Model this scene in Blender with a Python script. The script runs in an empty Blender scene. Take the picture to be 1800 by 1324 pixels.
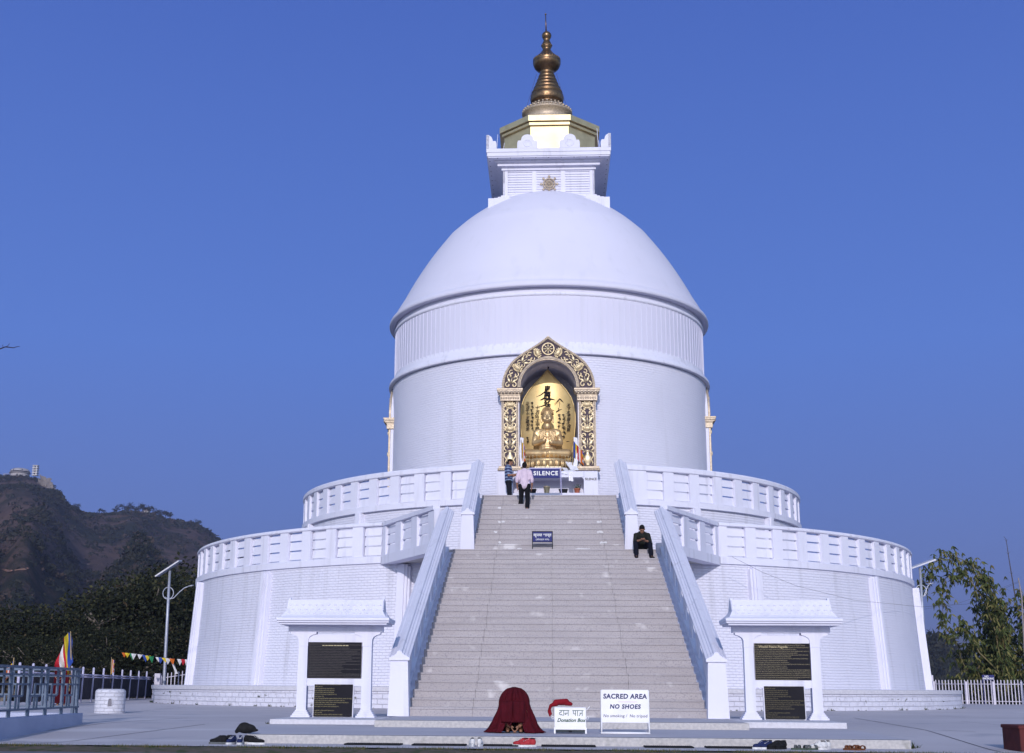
import bpy, math, random
from math import sin, cos, pi, radians, sqrt, atan2
from mathutils import Vector, Matrix, noise as mnoise

C = bpy.context.scene.collection
SC = bpy.context.scene
R = random.Random(7)

# ------------------------------------------------------------------ camera
def setup_camera():
    f, yaw, pt, ro = 2282.8, .0557, .2348, .0068
    cy, sy, cp, sp = cos(yaw), sin(yaw), cos(pt), sin(pt)
    F = Vector((-sy*cp, cy*cp, sp)); Rt = Vector((cy, sy, 0)); U = Vector((sy*sp, -cy*sp, cp))
    r2 = cos(ro)*Rt + sin(ro)*U; u2 = cos(ro)*U - sin(ro)*Rt
    m = Matrix((r2, u2, -F)).transposed().to_4x4(); m.translation = (0, -55, .80)
    cd = bpy.data.cameras.new('camera'); co = bpy.data.objects.new('camera', cd); C.objects.link(co)
    co.matrix_world = m
    cd.sensor_fit = 'HORIZONTAL'; cd.sensor_width = 36; cd.lens = f/1800*36; cd.shift_x = 60/1800.
    cd.clip_start = .1; cd.clip_end = 30000
    SC.camera = co
setup_camera()

# ------------------------------------------------------------------ sky, sun, exposure
SKY_K, SKY_S = 1., .15      # antisolar sky gradient is given in picture values
EXPO = .42
SUN_EL, SUN_AZ = radians(19.5), 0.02      # light travels to +Y and a little to +X
def ray(x, y):
    f, yaw, pt, ro = 2282.8, .0557, .2348, .0068
    a, b = x-840., y-662.; c, s = cos(ro), sin(ro); px, py = c*a+s*b, -s*a+c*b
    cy, sy, cp, sp = cos(yaw), sin(yaw), cos(pt), sin(pt)
    return Vector((-sy*cp, cy*cp, sp))+Vector((cy, sy, 0))*(px/f)-Vector((sy*sp, -cy*sp, cp))*(py/f)
def at(x, y, d):                       # surveyed point: bearing and height read off the photograph, d metres north of the camera
    r = ray(x, y); t = d/r.y; return Vector((r.x*t, -55+d, .8+r.z*t))
def on_line(x, y, A, B):               # bearing x meets the ground line A-B
    r = ray(x, y); (ax, ay), (bx, by) = A, B; dx, dy = bx-ax, by-ay
    t = (ax*dy-(ay+55)*dx)/(r.x*dy-r.y*dx); return Vector((r.x*t, -55+r.y*t, 0))
def setup_light():
    w = bpy.data.worlds.new('World'); SC.world = w; w.use_nodes = True
    nt = w.node_tree; bg = nt.nodes['Background']
    s = nt.nodes.new('ShaderNodeTexSky'); s.sky_type = 'NISHITA'; s.sun_disc = False
    s.sun_elevation = SUN_EL; s.sun_rotation = pi + SUN_AZ
    s.altitude = 800; s.air_density = 1.0; s.dust_density = 1.0; s.ozone_density = 3.0
    # anti-solar half of the sky: the deep violet-blue of the photograph, by elevation
    tc = nt.nodes.new('ShaderNodeTexCoord'); sp = nt.nodes.new('ShaderNodeSeparateXYZ'); nt.links.new(tc.outputs['Generated'], sp.inputs[0])
    rp = nt.nodes.new('ShaderNodeValToRGB'); e = rp.color_ramp.elements
    K = SKY_K
    cols = [(0., (.130, .180, .455)), (.10, (.126, .210, .570)), (.25, (.102, .216, .670)), (.50, (.063, .140, .525)), (1., (.045, .095, .36))]
    e[0].position = 0; e[0].color = tuple(x*K for x in cols[0][1])+(1,); e[1].position = 1; e[1].color = tuple(x*K for x in cols[4][1])+(1,)
    for p, c in cols[1:4]: q = e.new(p); q.color = tuple(x*K for x in c)+(1,)
    nt.links.new(sp.outputs['Z'], rp.inputs[0])
    sc = nt.nodes.new('ShaderNodeVectorMath'); sc.operation = 'SCALE'; sc.inputs[3].default_value = 1/(K*SKY_S*2**EXPO); nt.links.new(rp.outputs[0], sc.inputs[0])
    mr = nt.nodes.new('ShaderNodeMapRange'); mr.interpolation_type = 'SMOOTHSTEP'; mr.inputs[1].default_value = .25; mr.inputs[2].default_value = .74
    nt.links.new(sp.outputs['Y'], mr.inputs[0])
    mx = nt.nodes.new('ShaderNodeMix'); mx.data_type = 'RGBA'; nt.links.new(mr.outputs[0], mx.inputs[0])
    nt.links.new(s.outputs[0], mx.inputs[6]); nt.links.new(sc.outputs[0], mx.inputs[7]); nt.links.new(mx.outputs[2], bg.inputs[0])
    bg.inputs[1].default_value = SKY_S
    ld = bpy.data.lights.new('sun', 'SUN'); lo = bpy.data.objects.new('sun', ld); C.objects.link(lo)
    ld.energy = 2.2; ld.angle = radians(.5); ld.color = (1.0, .935, .925)
    d = Vector((sin(SUN_AZ)*cos(SUN_EL), cos(SUN_AZ)*cos(SUN_EL), -sin(SUN_EL)))
    lo.rotation_euler = d.to_track_quat('-Z', 'Y').to_euler()
    lo.location = (0, -80, 60)
    v = SC.view_settings; v.view_transform = 'Standard'; v.look = 'None'; v.exposure = EXPO; v.gamma = 1
    v.use_curve_mapping = False
    SC.cycles.max_bounces = 6; SC.cycles.transparent_max_bounces = 6
    try: SC.cycles.use_denoising = True
    except Exception: pass
setup_light()

# ------------------------------------------------------------------ materials
def _nn(nt, t, **k):
    n = nt.nodes.new(t)
    for a, b in k.items(): setattr(n, a, b)
    return n
def mat(name, col, rough=.7, metal=0., col2=None, nscale=2., var=.5, detail=5., bump=0., bscale=None, coord='Object',
        brick=None, streak=None, spec=.25, stretch=None, grime=None, emit=None, cols3=None):
    if max(col) < .2 and metal == 0: rough = max(rough, .85); spec = min(spec, .12)
    m = bpy.data.materials.new(name); m.use_nodes = True
    nt = m.node_tree; b = nt.nodes['Principled BSDF']; L = nt.links.new
    b.inputs['Roughness'].default_value = rough; b.inputs['Metallic'].default_value = metal
    b.inputs['Specular IOR Level'].default_value = spec
    c = tuple(col)+(1,)
    if col2 is None: col2 = tuple(x*.86 for x in col)
    tc = _nn(nt, 'ShaderNodeTexCoord'); src = tc.outputs[coord]
    if stretch:
        mp = _nn(nt, 'ShaderNodeMapping'); mp.inputs['Scale'].default_value = stretch
        L(src, mp.inputs[0]); srcn = mp.outputs[0]
    else: srcn = src
    n = _nn(nt, 'ShaderNodeTexNoise'); n.inputs['Scale'].default_value = nscale; n.inputs['Detail'].default_value = detail
    L(srcn, n.inputs['Vector'])
    rp = _nn(nt, 'ShaderNodeValToRGB'); rp.color_ramp.elements[0].position = .5-.5*var*.6; rp.color_ramp.elements[1].position = .5+.5*var*.6
    rp.color_ramp.elements[0].color = tuple(col2)+(1,); rp.color_ramp.elements[1].color = c
    L(n.outputs['Fac'], rp.inputs[0]); out = rp.outputs[0]
    def mix(a, bcol, fac, kind='MIX'):
        x = _nn(nt, 'ShaderNodeMix', data_type='RGBA', blend_type=kind)
        L(a, x.inputs[6])
        if isinstance(bcol, tuple): x.inputs[7].default_value = bcol+(1,)
        else: L(bcol, x.inputs[7])
        if isinstance(fac, float): x.inputs[0].default_value = fac
        else: L(fac, x.inputs[0])
        return x.outputs[2]
    def thr(scale, lo, hi, st=(1, 1, 1), det=6):
        mp = _nn(nt, 'ShaderNodeMapping'); mp.inputs['Scale'].default_value = st; L(src, mp.inputs[0])
        k = _nn(nt, 'ShaderNodeTexNoise'); k.inputs['Scale'].default_value = scale; k.inputs['Detail'].default_value = det
        L(mp.outputs[0], k.inputs['Vector'])
        r = _nn(nt, 'ShaderNodeMapRange'); r.inputs[1].default_value = lo; r.inputs[2].default_value = hi
        L(k.outputs['Fac'], r.inputs[0]); return r.outputs[0]
    if streak: out = mix(out, streak[0], thr(streak[1], streak[2], streak[3], streak[4]))
    if grime: out = mix(out, grime[0], thr(grime[1], grime[2], grime[3]))
    if cols3: out = mix(out, cols3[0], thr(cols3[1], cols3[2], cols3[3], (1, 1, 1), 3))
    h = None
    if brick:
        bw, bh, mort, amt, tint = brick
        uv = tc.outputs['UV']
        bt = _nn(nt, 'ShaderNodeTexBrick'); bt.inputs['Scale'].default_value = 1.
        bt.inputs['Brick Width'].default_value = bw; bt.inputs['Row Height'].default_value = bh
        bt.inputs['Mortar Size'].default_value = mort; bt.inputs['Mortar Smooth'].default_value = .6
        bt.inputs['Color1'].default_value = (1, 1, 1, 1); bt.inputs['Color2'].default_value = (.9, .9, .9, 1)
        bt.inputs['Mortar'].default_value = (0, 0, 0, 1)
        # wobble the courses a little
        wn = _nn(nt, 'ShaderNodeTexNoise'); wn.inputs['Scale'].default_value = 2.; L(uv, wn.inputs['Vector'])
        sc = _nn(nt, 'ShaderNodeVectorMath', operation='SCALE'); sc.inputs[3].default_value = .03; L(wn.outputs['Color'], sc.inputs[0])
        ad = _nn(nt, 'ShaderNodeVectorMath', operation='ADD'); L(uv, ad.inputs[0]); L(sc.outputs[0], ad.inputs[1])
        L(ad.outputs[0], bt.inputs['Vector'])
        sep = _nn(nt, 'ShaderNodeMath', operation='MULTIPLY'); L(bt.outputs['Fac'], sep.inputs[0]); sep.inputs[1].default_value = tint
        out = mix(out, tuple(x*.55 for x in col), sep.outputs[0])
        out = mix(out, bt.outputs['Color'], .25, 'MULTIPLY') if tint > .3 else out
        bm = _nn(nt, 'ShaderNodeBump'); bm.inputs['Distance'].default_value = amt; bm.inputs['Strength'].default_value = 1.
        bn = _nn(nt, 'ShaderNodeTexNoise'); bn.inputs['Scale'].default_value = 7.; bn.inputs['Detail'].default_value = 6; L(src, bn.inputs['Vector'])
        mm = _nn(nt, 'ShaderNodeMath', operation='MULTIPLY'); L(bn.outputs['Fac'], mm.inputs[0]); mm.inputs[1].default_value = 1.1
        ma = _nn(nt, 'ShaderNodeMath', operation='SUBTRACT'); L(mm.outputs[0], ma.inputs[0]); L(bt.outputs['Fac'], ma.inputs[1])
        L(ma.outputs[0], bm.inputs['Height']); h = bm
    elif bump:
        bn = _nn(nt, 'ShaderNodeTexNoise'); bn.inputs['Scale'].default_value = bscale or nscale*4; bn.inputs['Detail'].default_value = 8
        L(srcn, bn.inputs['Vector'])
        bm = _nn(nt, 'ShaderNodeBump'); bm.inputs['Distance'].default_value = bump; bm.inputs['Strength'].default_value = 1.
        L(bn.outputs['Fac'], bm.inputs['Height']); h = bm
    if h: L(h.outputs[0], b.inputs['Normal'])
    L(out, b.inputs['Base Color'])
    if emit:
        b.inputs['Emission Color'].default_value = emit[0]+(1,); b.inputs['Emission Strength'].default_value = emit[1]
    return m

WH = (.70, .70, .82)
MT = {}
MT['plaster'] = mat('white_plaster', WH, .75, col2=(.645, .645, .76), nscale=.7, var=.8, bump=.004, bscale=9,
                    streak=((.52, .52, .61), 1.3, .56, .80, (3.5, 3.5, .25)))
MT['dome'] = mat('white_dome_paint', (.64, .635, .77), .7, col2=(.60, .595, .72), nscale=.35, var=.9, bump=.006, bscale=2.5,
                 streak=((.56, .56, .67), 1.0, .58, .84, (2.2, 2.2, .16)))
MT['brick'] = mat('whitewashed_brick', (.70, .70, .82), .8, col2=(.63, .63, .745), nscale=.5, var=.9, brick=(.23, .088, .008, .012, .05),
                  streak=((.54, .54, .63), 1.0, .54, .78, (3, 3, .25)))
MT['drumbrick'] = mat('whitewashed_drum_brick', (.69, .69, .81), .8, col2=(.645, .645, .765), nscale=.5, var=.9, brick=(.24, .095, .008, .010, .04), streak=((.60, .60, .70), .8, .56, .8, (2.5, 2.5, .2)))
MT['plinth'] = mat('weathered_painted_brick', (.68, .68, .78), .85, col2=(.56, .56, .66), nscale=2.5, var=.9, brick=(.36, .15, .010, .030, .20),
                   grime=((.17, .17, .16), 5.5, .64, .72))
MT['tread'] = mat('grey_terrazzo_steps', (.43, .40, .42), .8, col2=(.34, .315, .335), nscale=1.1, var=.9, detail=10, bump=.006, bscale=30,
                  stretch=(.6, 1, 2.5), grime=((.29, .275, .30), 34., .52, .66), cols3=((.60, .58, .60), 1.7, .64, .74))
MT['kerb'] = mat('pebbled_concrete_kerb', (.52, .50, .50), .85, col2=(.37, .36, .375), nscale=22, var=.7, detail=8, bump=.008, bscale=40,
                 grime=((.20, .20, .18), 3., .62, .75))
MT['wkerb'] = mat('whitewashed_kerb', (.62, .615, .68), .85, col2=(.49, .485, .54), nscale=14, var=.8, bump=.006, bscale=30)
MT['plaza'] = mat('worn_concrete_plaza', (.53, .50, .535), .85, col2=(.43, .405, .44), nscale=.22, var=.9, detail=12, bump=.004, bscale=12,
                  streak=((.60, .58, .62), .5, .56, .75, (.35, 1.6, 1)), grime=((.38, .37, .42), .9, .58, .72))
MT['gold'] = mat('old_gold_relief', (.84, .71, .48), .42, .55, col2=(.60, .48, .30), nscale=9, var=.8, bump=.004, bscale=30)
MT['goldtrim'] = mat('gilded_trim', (.60, .50, .38), .5, .4, col2=(.33, .27, .22), nscale=14, var=.8, bump=.006, bscale=36)
MT['goldleaf'] = mat('gold_leaf_panel', (.74, .62, .38), .55, .85, col2=(.56, .46, .28), nscale=2.2, var=.8, bump=.003, bscale=6)
MT['bronze'] = mat('bronze_spire_metal', (.30, .19, .10), .38, .9, col2=(.13, .08, .05), nscale=5, var=.8, bump=.004, bscale=22)
MT['dark'] = mat('dark_purple_ground', (.095, .075, .095), .9)
MT['statue'] = mat('gilded_statue', (.70, .52, .28), .46, .7, col2=(.50, .34, .18), nscale=4, var=.6)
MT['mandorla'] = mat('gold_backplate', (.68, .53, .27), .5, .7, col2=(.56, .40, .17), nscale=1.5, var=.6)
MT['black'] = mat('black_paint', (.015, .015, .02), .5)
MT['navy'] = mat('navy_sign_paint', (.045, .05, .17), .5)
MT['white'] = mat('white_sign_paint', (.80, .80, .84), .5, col2=(.74, .74, .78), nscale=4)
MT['text_white'] = mat('white_lettering', (.8, .8, .8), .6)
MT['text_navy'] = mat('navy_lettering', (.02, .025, .12), .6)
MT['text_green'] = mat('green_lettering', (.01, .08, .05), .6)
MT['text_red'] = mat('red_lettering', (.5, .06, .05), .6)
MT['text_gold'] = mat('gold_lettering', (.55, .47, .28), .5)
MT['maroon'] = mat('maroon_robe_cloth', (.072, .005, .011), .9, col2=(.045, .004, .008), nscale=7, var=.8, bump=.006, bscale=40, spec=.1)
MT['skin'] = mat('brown_skin', (.30, .15, .095), .55, col2=(.26, .13, .085), nscale=9)
MT['hair'] = mat('black_hair', (.012, .010, .010), .7, bump=.004, bscale=120)

# ------------------------------------------------------------------ mesh builder
class MB:
    def __init__(s): s.v = []; s.f = []; s.m = []; s.uv = {}; s.M = Matrix.Identity(4); s.mi = 0; s.sm = []; s.smooth = False
    def add(s, vs, fs, uvs=None, smooth=None):
        o = len(s.v); s.v += [tuple(s.M @ Vector(v)) for v in vs]
        for k, f in enumerate(fs):
            if uvs: s.uv[len(s.f)] = uvs[k]
            s.f.append(tuple(o+i for i in f)); s.m.append(s.mi); s.sm.append(s.smooth if smooth is None else smooth)
        return s
    def box(s, x0, x1, y0, y1, z0, z1):
        v = [(x, y, z) for x in (x0, x1) for y in (y0, y1) for z in (z0, z1)]
        return s.add(v, [(0, 1, 3, 2), (4, 6, 7, 5), (0, 4, 5, 1), (2, 3, 7, 6), (0, 2, 6, 4), (1, 5, 7, 3)])
    def bbox(s, x0, x1, y0, y1, z0, z1, b=.01):
        # box with a chamfer on every edge
        xs, ys, zs = (x0, x1), (y0, y1), (z0, z1); b = min(b, (x1-x0)*.4, (y1-y0)*.4, (z1-z0)*.4)
        v = []; idx = {}
        for i in (0, 1):
            for j in (0, 1):
                for k in (0, 1):
                    sx, sy, sz = (1, -1)[i], (1, -1)[j], (1, -1)[k]
                    for a in range(3):
                        idx[(i, j, k, a)] = len(v)
                        v.append((xs[i]+sx*b*(a != 0), ys[j]+sy*b*(a != 1), zs[k]+sz*b*(a != 2)))
        I = idx; f = []
        for i in (0, 1): f.append([I[(i, 0, 0, 0)], I[(i, 0, 1, 0)], I[(i, 1, 1, 0)], I[(i, 1, 0, 0)]][::(1 if i == 0 else -1)])
        for j in (0, 1): f.append([I[(0, j, 0, 1)], I[(1, j, 0, 1)], I[(1, j, 1, 1)], I[(0, j, 1, 1)]][::(1 if j == 0 else -1)])
        for k in (0, 1): f.append([I[(0, 0, k, 2)], I[(0, 1, k, 2)], I[(1, 1, k, 2)], I[(1, 0, k, 2)]][::(1 if k == 0 else -1)])
        for i in (0, 1):
            for j in (0, 1): f.append([I[(i, j, 0, 0)], I[(i, j, 0, 1)], I[(i, j, 1, 1)], I[(i, j, 1, 0)]])
        for i in (0, 1):
            for k in (0, 1): f.append([I[(i, 0, k, 0)], I[(i, 0, k, 2)], I[(i, 1, k, 2)], I[(i, 1, k, 0)]])
        for j in (0, 1):
            for k in (0, 1): f.append([I[(0, j, k, 1)], I[(0, j, k, 2)], I[(1, j, k, 2)], I[(1, j, k, 1)]])
        for i in (0, 1):
            for j in (0, 1):
                for k in (0, 1): f.append([I[(i, j, k, 0)], I[(i, j, k, 1)], I[(i, j, k, 2)]])
        return s.add(v, f)
    def prism(s, poly, a, b, axis='y'):
        # poly in the plane across axis, extruded a..b.  axis y: (x,z); x: (y,z); z: (x,y)
        n = len(poly)
        g = {'y': lambda p, t: (p[0], t, p[1]), 'x': lambda p, t: (t, p[0], p[1]), 'z': lambda p, t: (p[0], p[1], t)}[axis]
        v = [g(p, a) for p in poly]+[g(p, b) for p in poly]
        f = [tuple(range(n))[::-1], tuple(range(n, 2*n))]+[(i, (i+1) % n, n+(i+1) % n, n+i) for i in range(n)]
        return s.add(v, f)
    def lathe(s, prof, n=64, a0=0., a1=2*pi, c=(0, 0), uvr=None, smooth=True, cap=False, skip=None):
        # prof: list of (r, z) bottom to top; angle 0 faces -Y, positive towards +X
        full = abs(a1-a0-2*pi) < 1e-6; m = n if full else n+1
        v = []; 
        for (r, z) in prof:
            for i in range(m):
                a = a0+(a1-a0)*i/n; v.append((c[0]+r*sin(a), c[1]-r*cos(a), z))
        f = []; uv = []
        acc = [0]
        for k in range(len(prof)-1): acc.append(acc[-1]+math.hypot(prof[k+1][0]-prof[k][0], prof[k+1][1]-prof[k][1]))
        for k in range(len(prof)-1):
            for i in range(n):
                if skip and skip(a0+(a1-a0)*(i+.5)/n, (prof[k][1]+prof[k+1][1])/2): continue
                j = (i+1) % m if full else i+1
                f.append((k*m+i, k*m+j, (k+1)*m+j, (k+1)*m+i))
                rr = uvr or max(prof[k][0], prof[k+1][0])
                u0, u1 = (a0+(a1-a0)*i/n)*rr, (a0+(a1-a0)*(i+1)/n)*rr
                uv.append([(u0, acc[k]), (u1, acc[k]), (u1, acc[k+1]), (u0, acc[k+1])])
        return s.add(v, f, uv, smooth)
    def arcbox(s, r0, r1, a0, a1, z0, z1, n=6, r0t=None, r1t=None, c=(0, 0)):
        r0t = r0 if r0t is None else r0t; r1t = r1 if r1t is None else r1t
        v = []
        for i in range(n+1):
            a = a0+(a1-a0)*i/n
            for (r, z) in ((r0, z0), (r1, z0), (r1t, z1), (r0t, z1)): v.append((c[0]+r*sin(a), c[1]-r*cos(a), z))
        f = []
        for i in range(n):
            for k in range(4): f.append((4*i+k, 4*i+(k+1) % 4, 4*i+4+(k+1) % 4, 4*i+4+k))
        f += [(3, 2, 1, 0), (4*n, 4*n+1, 4*n+2, 4*n+3)]
        return s.add(v, f, None, False)
    def tube(s, pts, r, n=8, caps=True, smooth=True):
        pts = [Vector(p) for p in pts]; rs = r if isinstance(r, (list, tuple)) else [r]*len(pts)
        v = []; f = []; up = None
        for i, p in enumerate(pts):
            t = (pts[min(i+1, len(pts)-1)]-pts[max(i-1, 0)]).normalized()
            if up is None: up = t.orthogonal().normalized()
            else:
                up = (up-t*up.dot(t)); up = up.normalized() if up.length > 1e-6 else t.orthogonal().normalized()
            w = t.cross(up)
            for k in range(n):
                a = 2*pi*k/n; v.append(p+rs[i]*(cos(a)*up+sin(a)*w))
        for i in range(len(pts)-1):
            for k in range(n): f.append((i*n+k, i*n+(k+1) % n, (i+1)*n+(k+1) % n, (i+1)*n+k))
        if caps: f += [tuple(range(n))[::-1], tuple(range((len(pts)-1)*n, len(pts)*n))]
        return s.add(v, f, None, smooth)
    def ell(s, c, r, rot=None, nu=12, nv=8):
        r = (r, r, r) if isinstance(r, (int, float)) else r
        rot = rot or Matrix.Identity(3); c = Vector(c)
        v = [c+rot @ Vector((0, 0, -r[2]))]
        for j in range(1, nv):
            b = -pi/2+pi*j/nv
            for i in range(nu):
                a = 2*pi*i/nu; v.append(c+rot @ Vector((r[0]*cos(b)*cos(a), r[1]*cos(b)*sin(a), r[2]*sin(b))))
        v.append(c+rot @ Vector((0, 0, r[2]))); f = []
        for i in range(nu):
            f.append((0, 1+(i+1) % nu, 1+i)); t = 1+(nv-2)*nu; f.append((len(v)-1, t+i, t+(i+1) % nu))
        for j in range(nv-2):
            for i in range(nu): f.append((1+j*nu+i, 1+j*nu+(i+1) % nu, 1+(j+1)*nu+(i+1) % nu, 1+(j+1)*nu+i))
        return s.add(v, f, None, True)
    def build(s, name, mats, parent=None, **tags):
        me = bpy.data.meshes.new(name); me.from_pydata(s.v, [], s.f)
        mats = mats if isinstance(mats, (list, tuple)) else [mats]
        for m in mats: me.materials.append(m)
        me.polygons.foreach_set('material_index', s.m); me.polygons.foreach_set('use_smooth', s.sm)
        if s.uv:
            ul = me.uv_layers.new(name='UVMap')
            for fi, uvs in s.uv.items():
                ls = me.polygons[fi].loop_start
                for k, q in enumerate(uvs): ul.data[ls+k].uv = q
        me.update()
        return link(name, me, parent, **tags)
def link(name, data, parent=None, **tags):
    o = bpy.data.objects.new(name, data); C.objects.link(o)
    if parent is not None: o.parent = parent
    for k, v in tags.items(): o[k] = v
    return o
def thing(name, label, cat, loc=(0, 0, 0), rz=0., group=None, sc=1.):
    o = bpy.data.objects.new(name, None); C.objects.link(o); o.location = loc; o.rotation_euler = (0, 0, rz); o.scale = (sc,)*3
    o.empty_display_size = .2
    o['label'] = label; o['category'] = cat
    if group: o['group'] = group
    return o
def tag(o, label=None, cat=None, group=None, kind=None):
    if label: o['label'] = label
    if cat: o['category'] = cat
    if group: o['group'] = group
    if kind: o['kind'] = kind
    return o
def copy_tree(o, parent=None):
    c = o.copy(); C.objects.link(c); c.parent = parent
    for ch in list(o.children): copy_tree(ch, c)
    return c
def evalmesh(o, name, mats):
    bpy.context.view_layer.update()
    dg = bpy.context.evaluated_depsgraph_get()
    me = bpy.data.meshes.new_from_object(o.evaluated_get(dg)); me.name = name
    bpy.data.objects.remove(o)
    me.materials.clear()
    for m in (mats if isinstance(mats, (list, tuple)) else [mats]): me.materials.append(m)
    return me
def text(s, size, m, parent, M, shear=0., ext=.002, name='lettering', align='CENTER', sp=1., bold=0.):
    cu = bpy.data.curves.new('t', 'FONT'); cu.body = s; cu.size = size; cu.align_x = align; cu.align_y = 'CENTER'
    cu.extrude = ext; cu.shear = shear; cu.space_character = sp; cu.offset = bold; cu.resolution_u = 3
    o = bpy.data.objects.new('t', cu); C.objects.link(o)
    me = evalmesh(o, name, m)
    for p in me.polygons: p.material_index = 0
    me.transform(M)
    return link(name, me, parent)
# text lying in the XZ plane, read from -Y
def tm(x, y, z, rx=0.): return Matrix.Translation((x, y, z)) @ Matrix.Rotation(pi/2+rx, 4, 'X')
def cap(p0, r0, p1, r1): return ('c', Vector(p0), r0, Vector(p1), r1)
def el(c, r, rot=None): return ('e', Vector(c), r, rot)
def blob(name, els, vox, m, parent=None, smooth=4, **tags):
    # one continuous surface grown round capsules and ellipsoids
    b = MB()
    for e in els:
        if e[0] == 'c':
            _, p0, r0, p1, r1 = e; d = p1-p0; n = max(2, int(d.length/.04)+1) if d.length > 1e-4 else 2
            b.ell(p0, r0, None, 12, 8); b.ell(p1, r1, None, 12, 8)
            if d.length > 1e-4: b.tube([p0+d*i/n for i in range(n+1)], [r0+(r1-r0)*i/n for i in range(n+1)], 12)
        else: b.ell(e[1], e[2], e[3], 14, 10)
    o = b.build('tmp', m)
    q = o.modifiers.new('r', 'REMESH'); q.mode = 'VOXEL'; q.voxel_size = vox; q.use_smooth_shade = True
    if smooth:
        w = o.modifiers.new('s', 'SMOOTH'); w.factor = .5; w.iterations = smooth
    me = evalmesh(o, name, m)
    for p in me.polygons: p.use_smooth = True; p.material_index = 0
    return link(name, me, parent, **tags)
D2 = radians
# ================================================================== setting
def plaza_z(y):
    if y < -35.9: return 0.
    if y < -31.5: return .13*(y+35.9)/4.4
    if y < -16: return .13+.036*(y+31.5)/15.5
    return .166
def build_ground():
    # paved court: strips following its gentle slope
    b = MB(); ys = [-36.95, -35.9, -34, -32, -31.5, -28, -24, -20, -16, -8, 2, 16, 22]
    xs = [-20.5+i*2.5 for i in range(19)]
    v = [(x, y, plaza_z(y)) for y in ys for x in xs]; n = len(xs)
    b.add(v, [(j*n+i, j*n+i+1, (j+1)*n+i+1, (j+1)*n+i) for j in range(len(ys)-1) for i in range(n-1)])
    x0, x1 = xs[0], xs[-1]
    b.add([(x0, -36.95, -3), (x1, -36.95, -3), (x1, 22, -3), (x0, 22, -3), (x0, -36.95, 0), (x1, -36.95, 0), (x1, 22, .166), (x0, 22, .166)],
          [(3, 2, 6, 7), (0, 3, 7, 4), (2, 1, 5, 6)])
    b.build('plaza', MT['plaza'], kind='structure')
    # asphalt lane in front, and the earth strip between
    m = mat('lane_asphalt', (.17, .17, .20), .9, col2=(.13, .13, .155), nscale=.6, var=.8, bump=.004, bscale=60)
    b = MB(); b.box(-40, 40, -70, -38.05, -.5, -.03); b.build('lane', m, kind='structure')
    m = mat('dry_earth', (.155, .12, .095), .95, col2=(.10, .085, .06), nscale=3, var=.9, bump=.02, bscale=14, cols3=((.06, .075, .03), 5., .5, .62))
    b = MB(); nx = 260
    v = []
    for j, y in enumerate((-38.3, -37.9, -37.5, -37.1, -36.9)):
        for i in range(nx+1):
            x = -30+60*i/nx; z = -.035+.03*(j in (1, 2, 3))+.02*mnoise.noise(Vector((x*3, y*4, 0))); v.append((x, y+.05*mnoise.noise(Vector((x*1.5, j, 5))), z))
    b.add(v, [(j*(nx+1)+i, j*(nx+1)+i+1, (j+1)*(nx+1)+i+1, (j+1)*(nx+1)+i) for j in range(4) for i in range(nx)], None, True)
    b.build('earth_strip', m, kind='structure')
    # short grass along the edge of the paving
    g = [mat('grass_green', (.055, .075, .025), .8), mat('grass_dry', (.16, .13, .06), .8)]
    b = MB(); rr = random.Random(3)
    for i in range(9000):
        x = rr.uniform(-11, 9); dens = mnoise.noise(Vector((x*1.2, 0, 9)))
        if dens < -.05 and rr.random() < .8: continue
        y = -37.02-abs(rr.gauss(0, .16)); h = rr.uniform(.012, .04); a = rr.uniform(0, pi); w = .004
        lx, ly = rr.gauss(0, .012), rr.gauss(0, .012)
        b.mi = 0 if rr.random() < .6 else 1
        b.add([(x-w*cos(a), y-w*sin(a), -.02), (x+w*cos(a), y+w*sin(a), -.02), (x+lx, y+ly, h)], [(0, 1, 2)])
    o = b.build('grass', g); tag(o, 'short dry grass along the front edge of the paved court', 'grass', kind='stuff')
    # valley floor out to the horizon
    m = mat('valley_ground', (.05, .055, .035), .95, col2=(.035, .04, .028), nscale=.01, var=.9)
    b = MB(); b.lathe([(26, -3), (60, -9), (200, -40), (800, -60), (6900, -60)], 64, c=(0, -10))
    b.add([(-26, -45, -2.9), (26, -45, -2.9), (26, 26, -2.9), (-26, 26, -2.9)], [(0, 1, 2, 3)])
    b.build('ground', m, kind='structure')
    b = MB(); b.box(-60, 60, -90, -38.1, -3, -.52); b.build('embankment', m, kind='structure')
build_ground()

def flat_slab(name, poly, z0, z1, m, **t):
    b = MB(); b.prism(poly, z0, z1, 'z')
    o = b.build(name, m, **t)
    md = o.modifiers.new('b', 'BEVEL'); md.width = .012; md.segments = 2
    return o
o = flat_slab('front_platform', [(-4.35, -35.9), (5.02, -35.9), (5.25, -31.2), (5.2, -28), (-5.2, -28), (-5.1, -31.6)], -.2, .120, MT['kerb'])
tag(o, 'long low pebbled platform step with the two signs standing on it', 'platform step')
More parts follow.
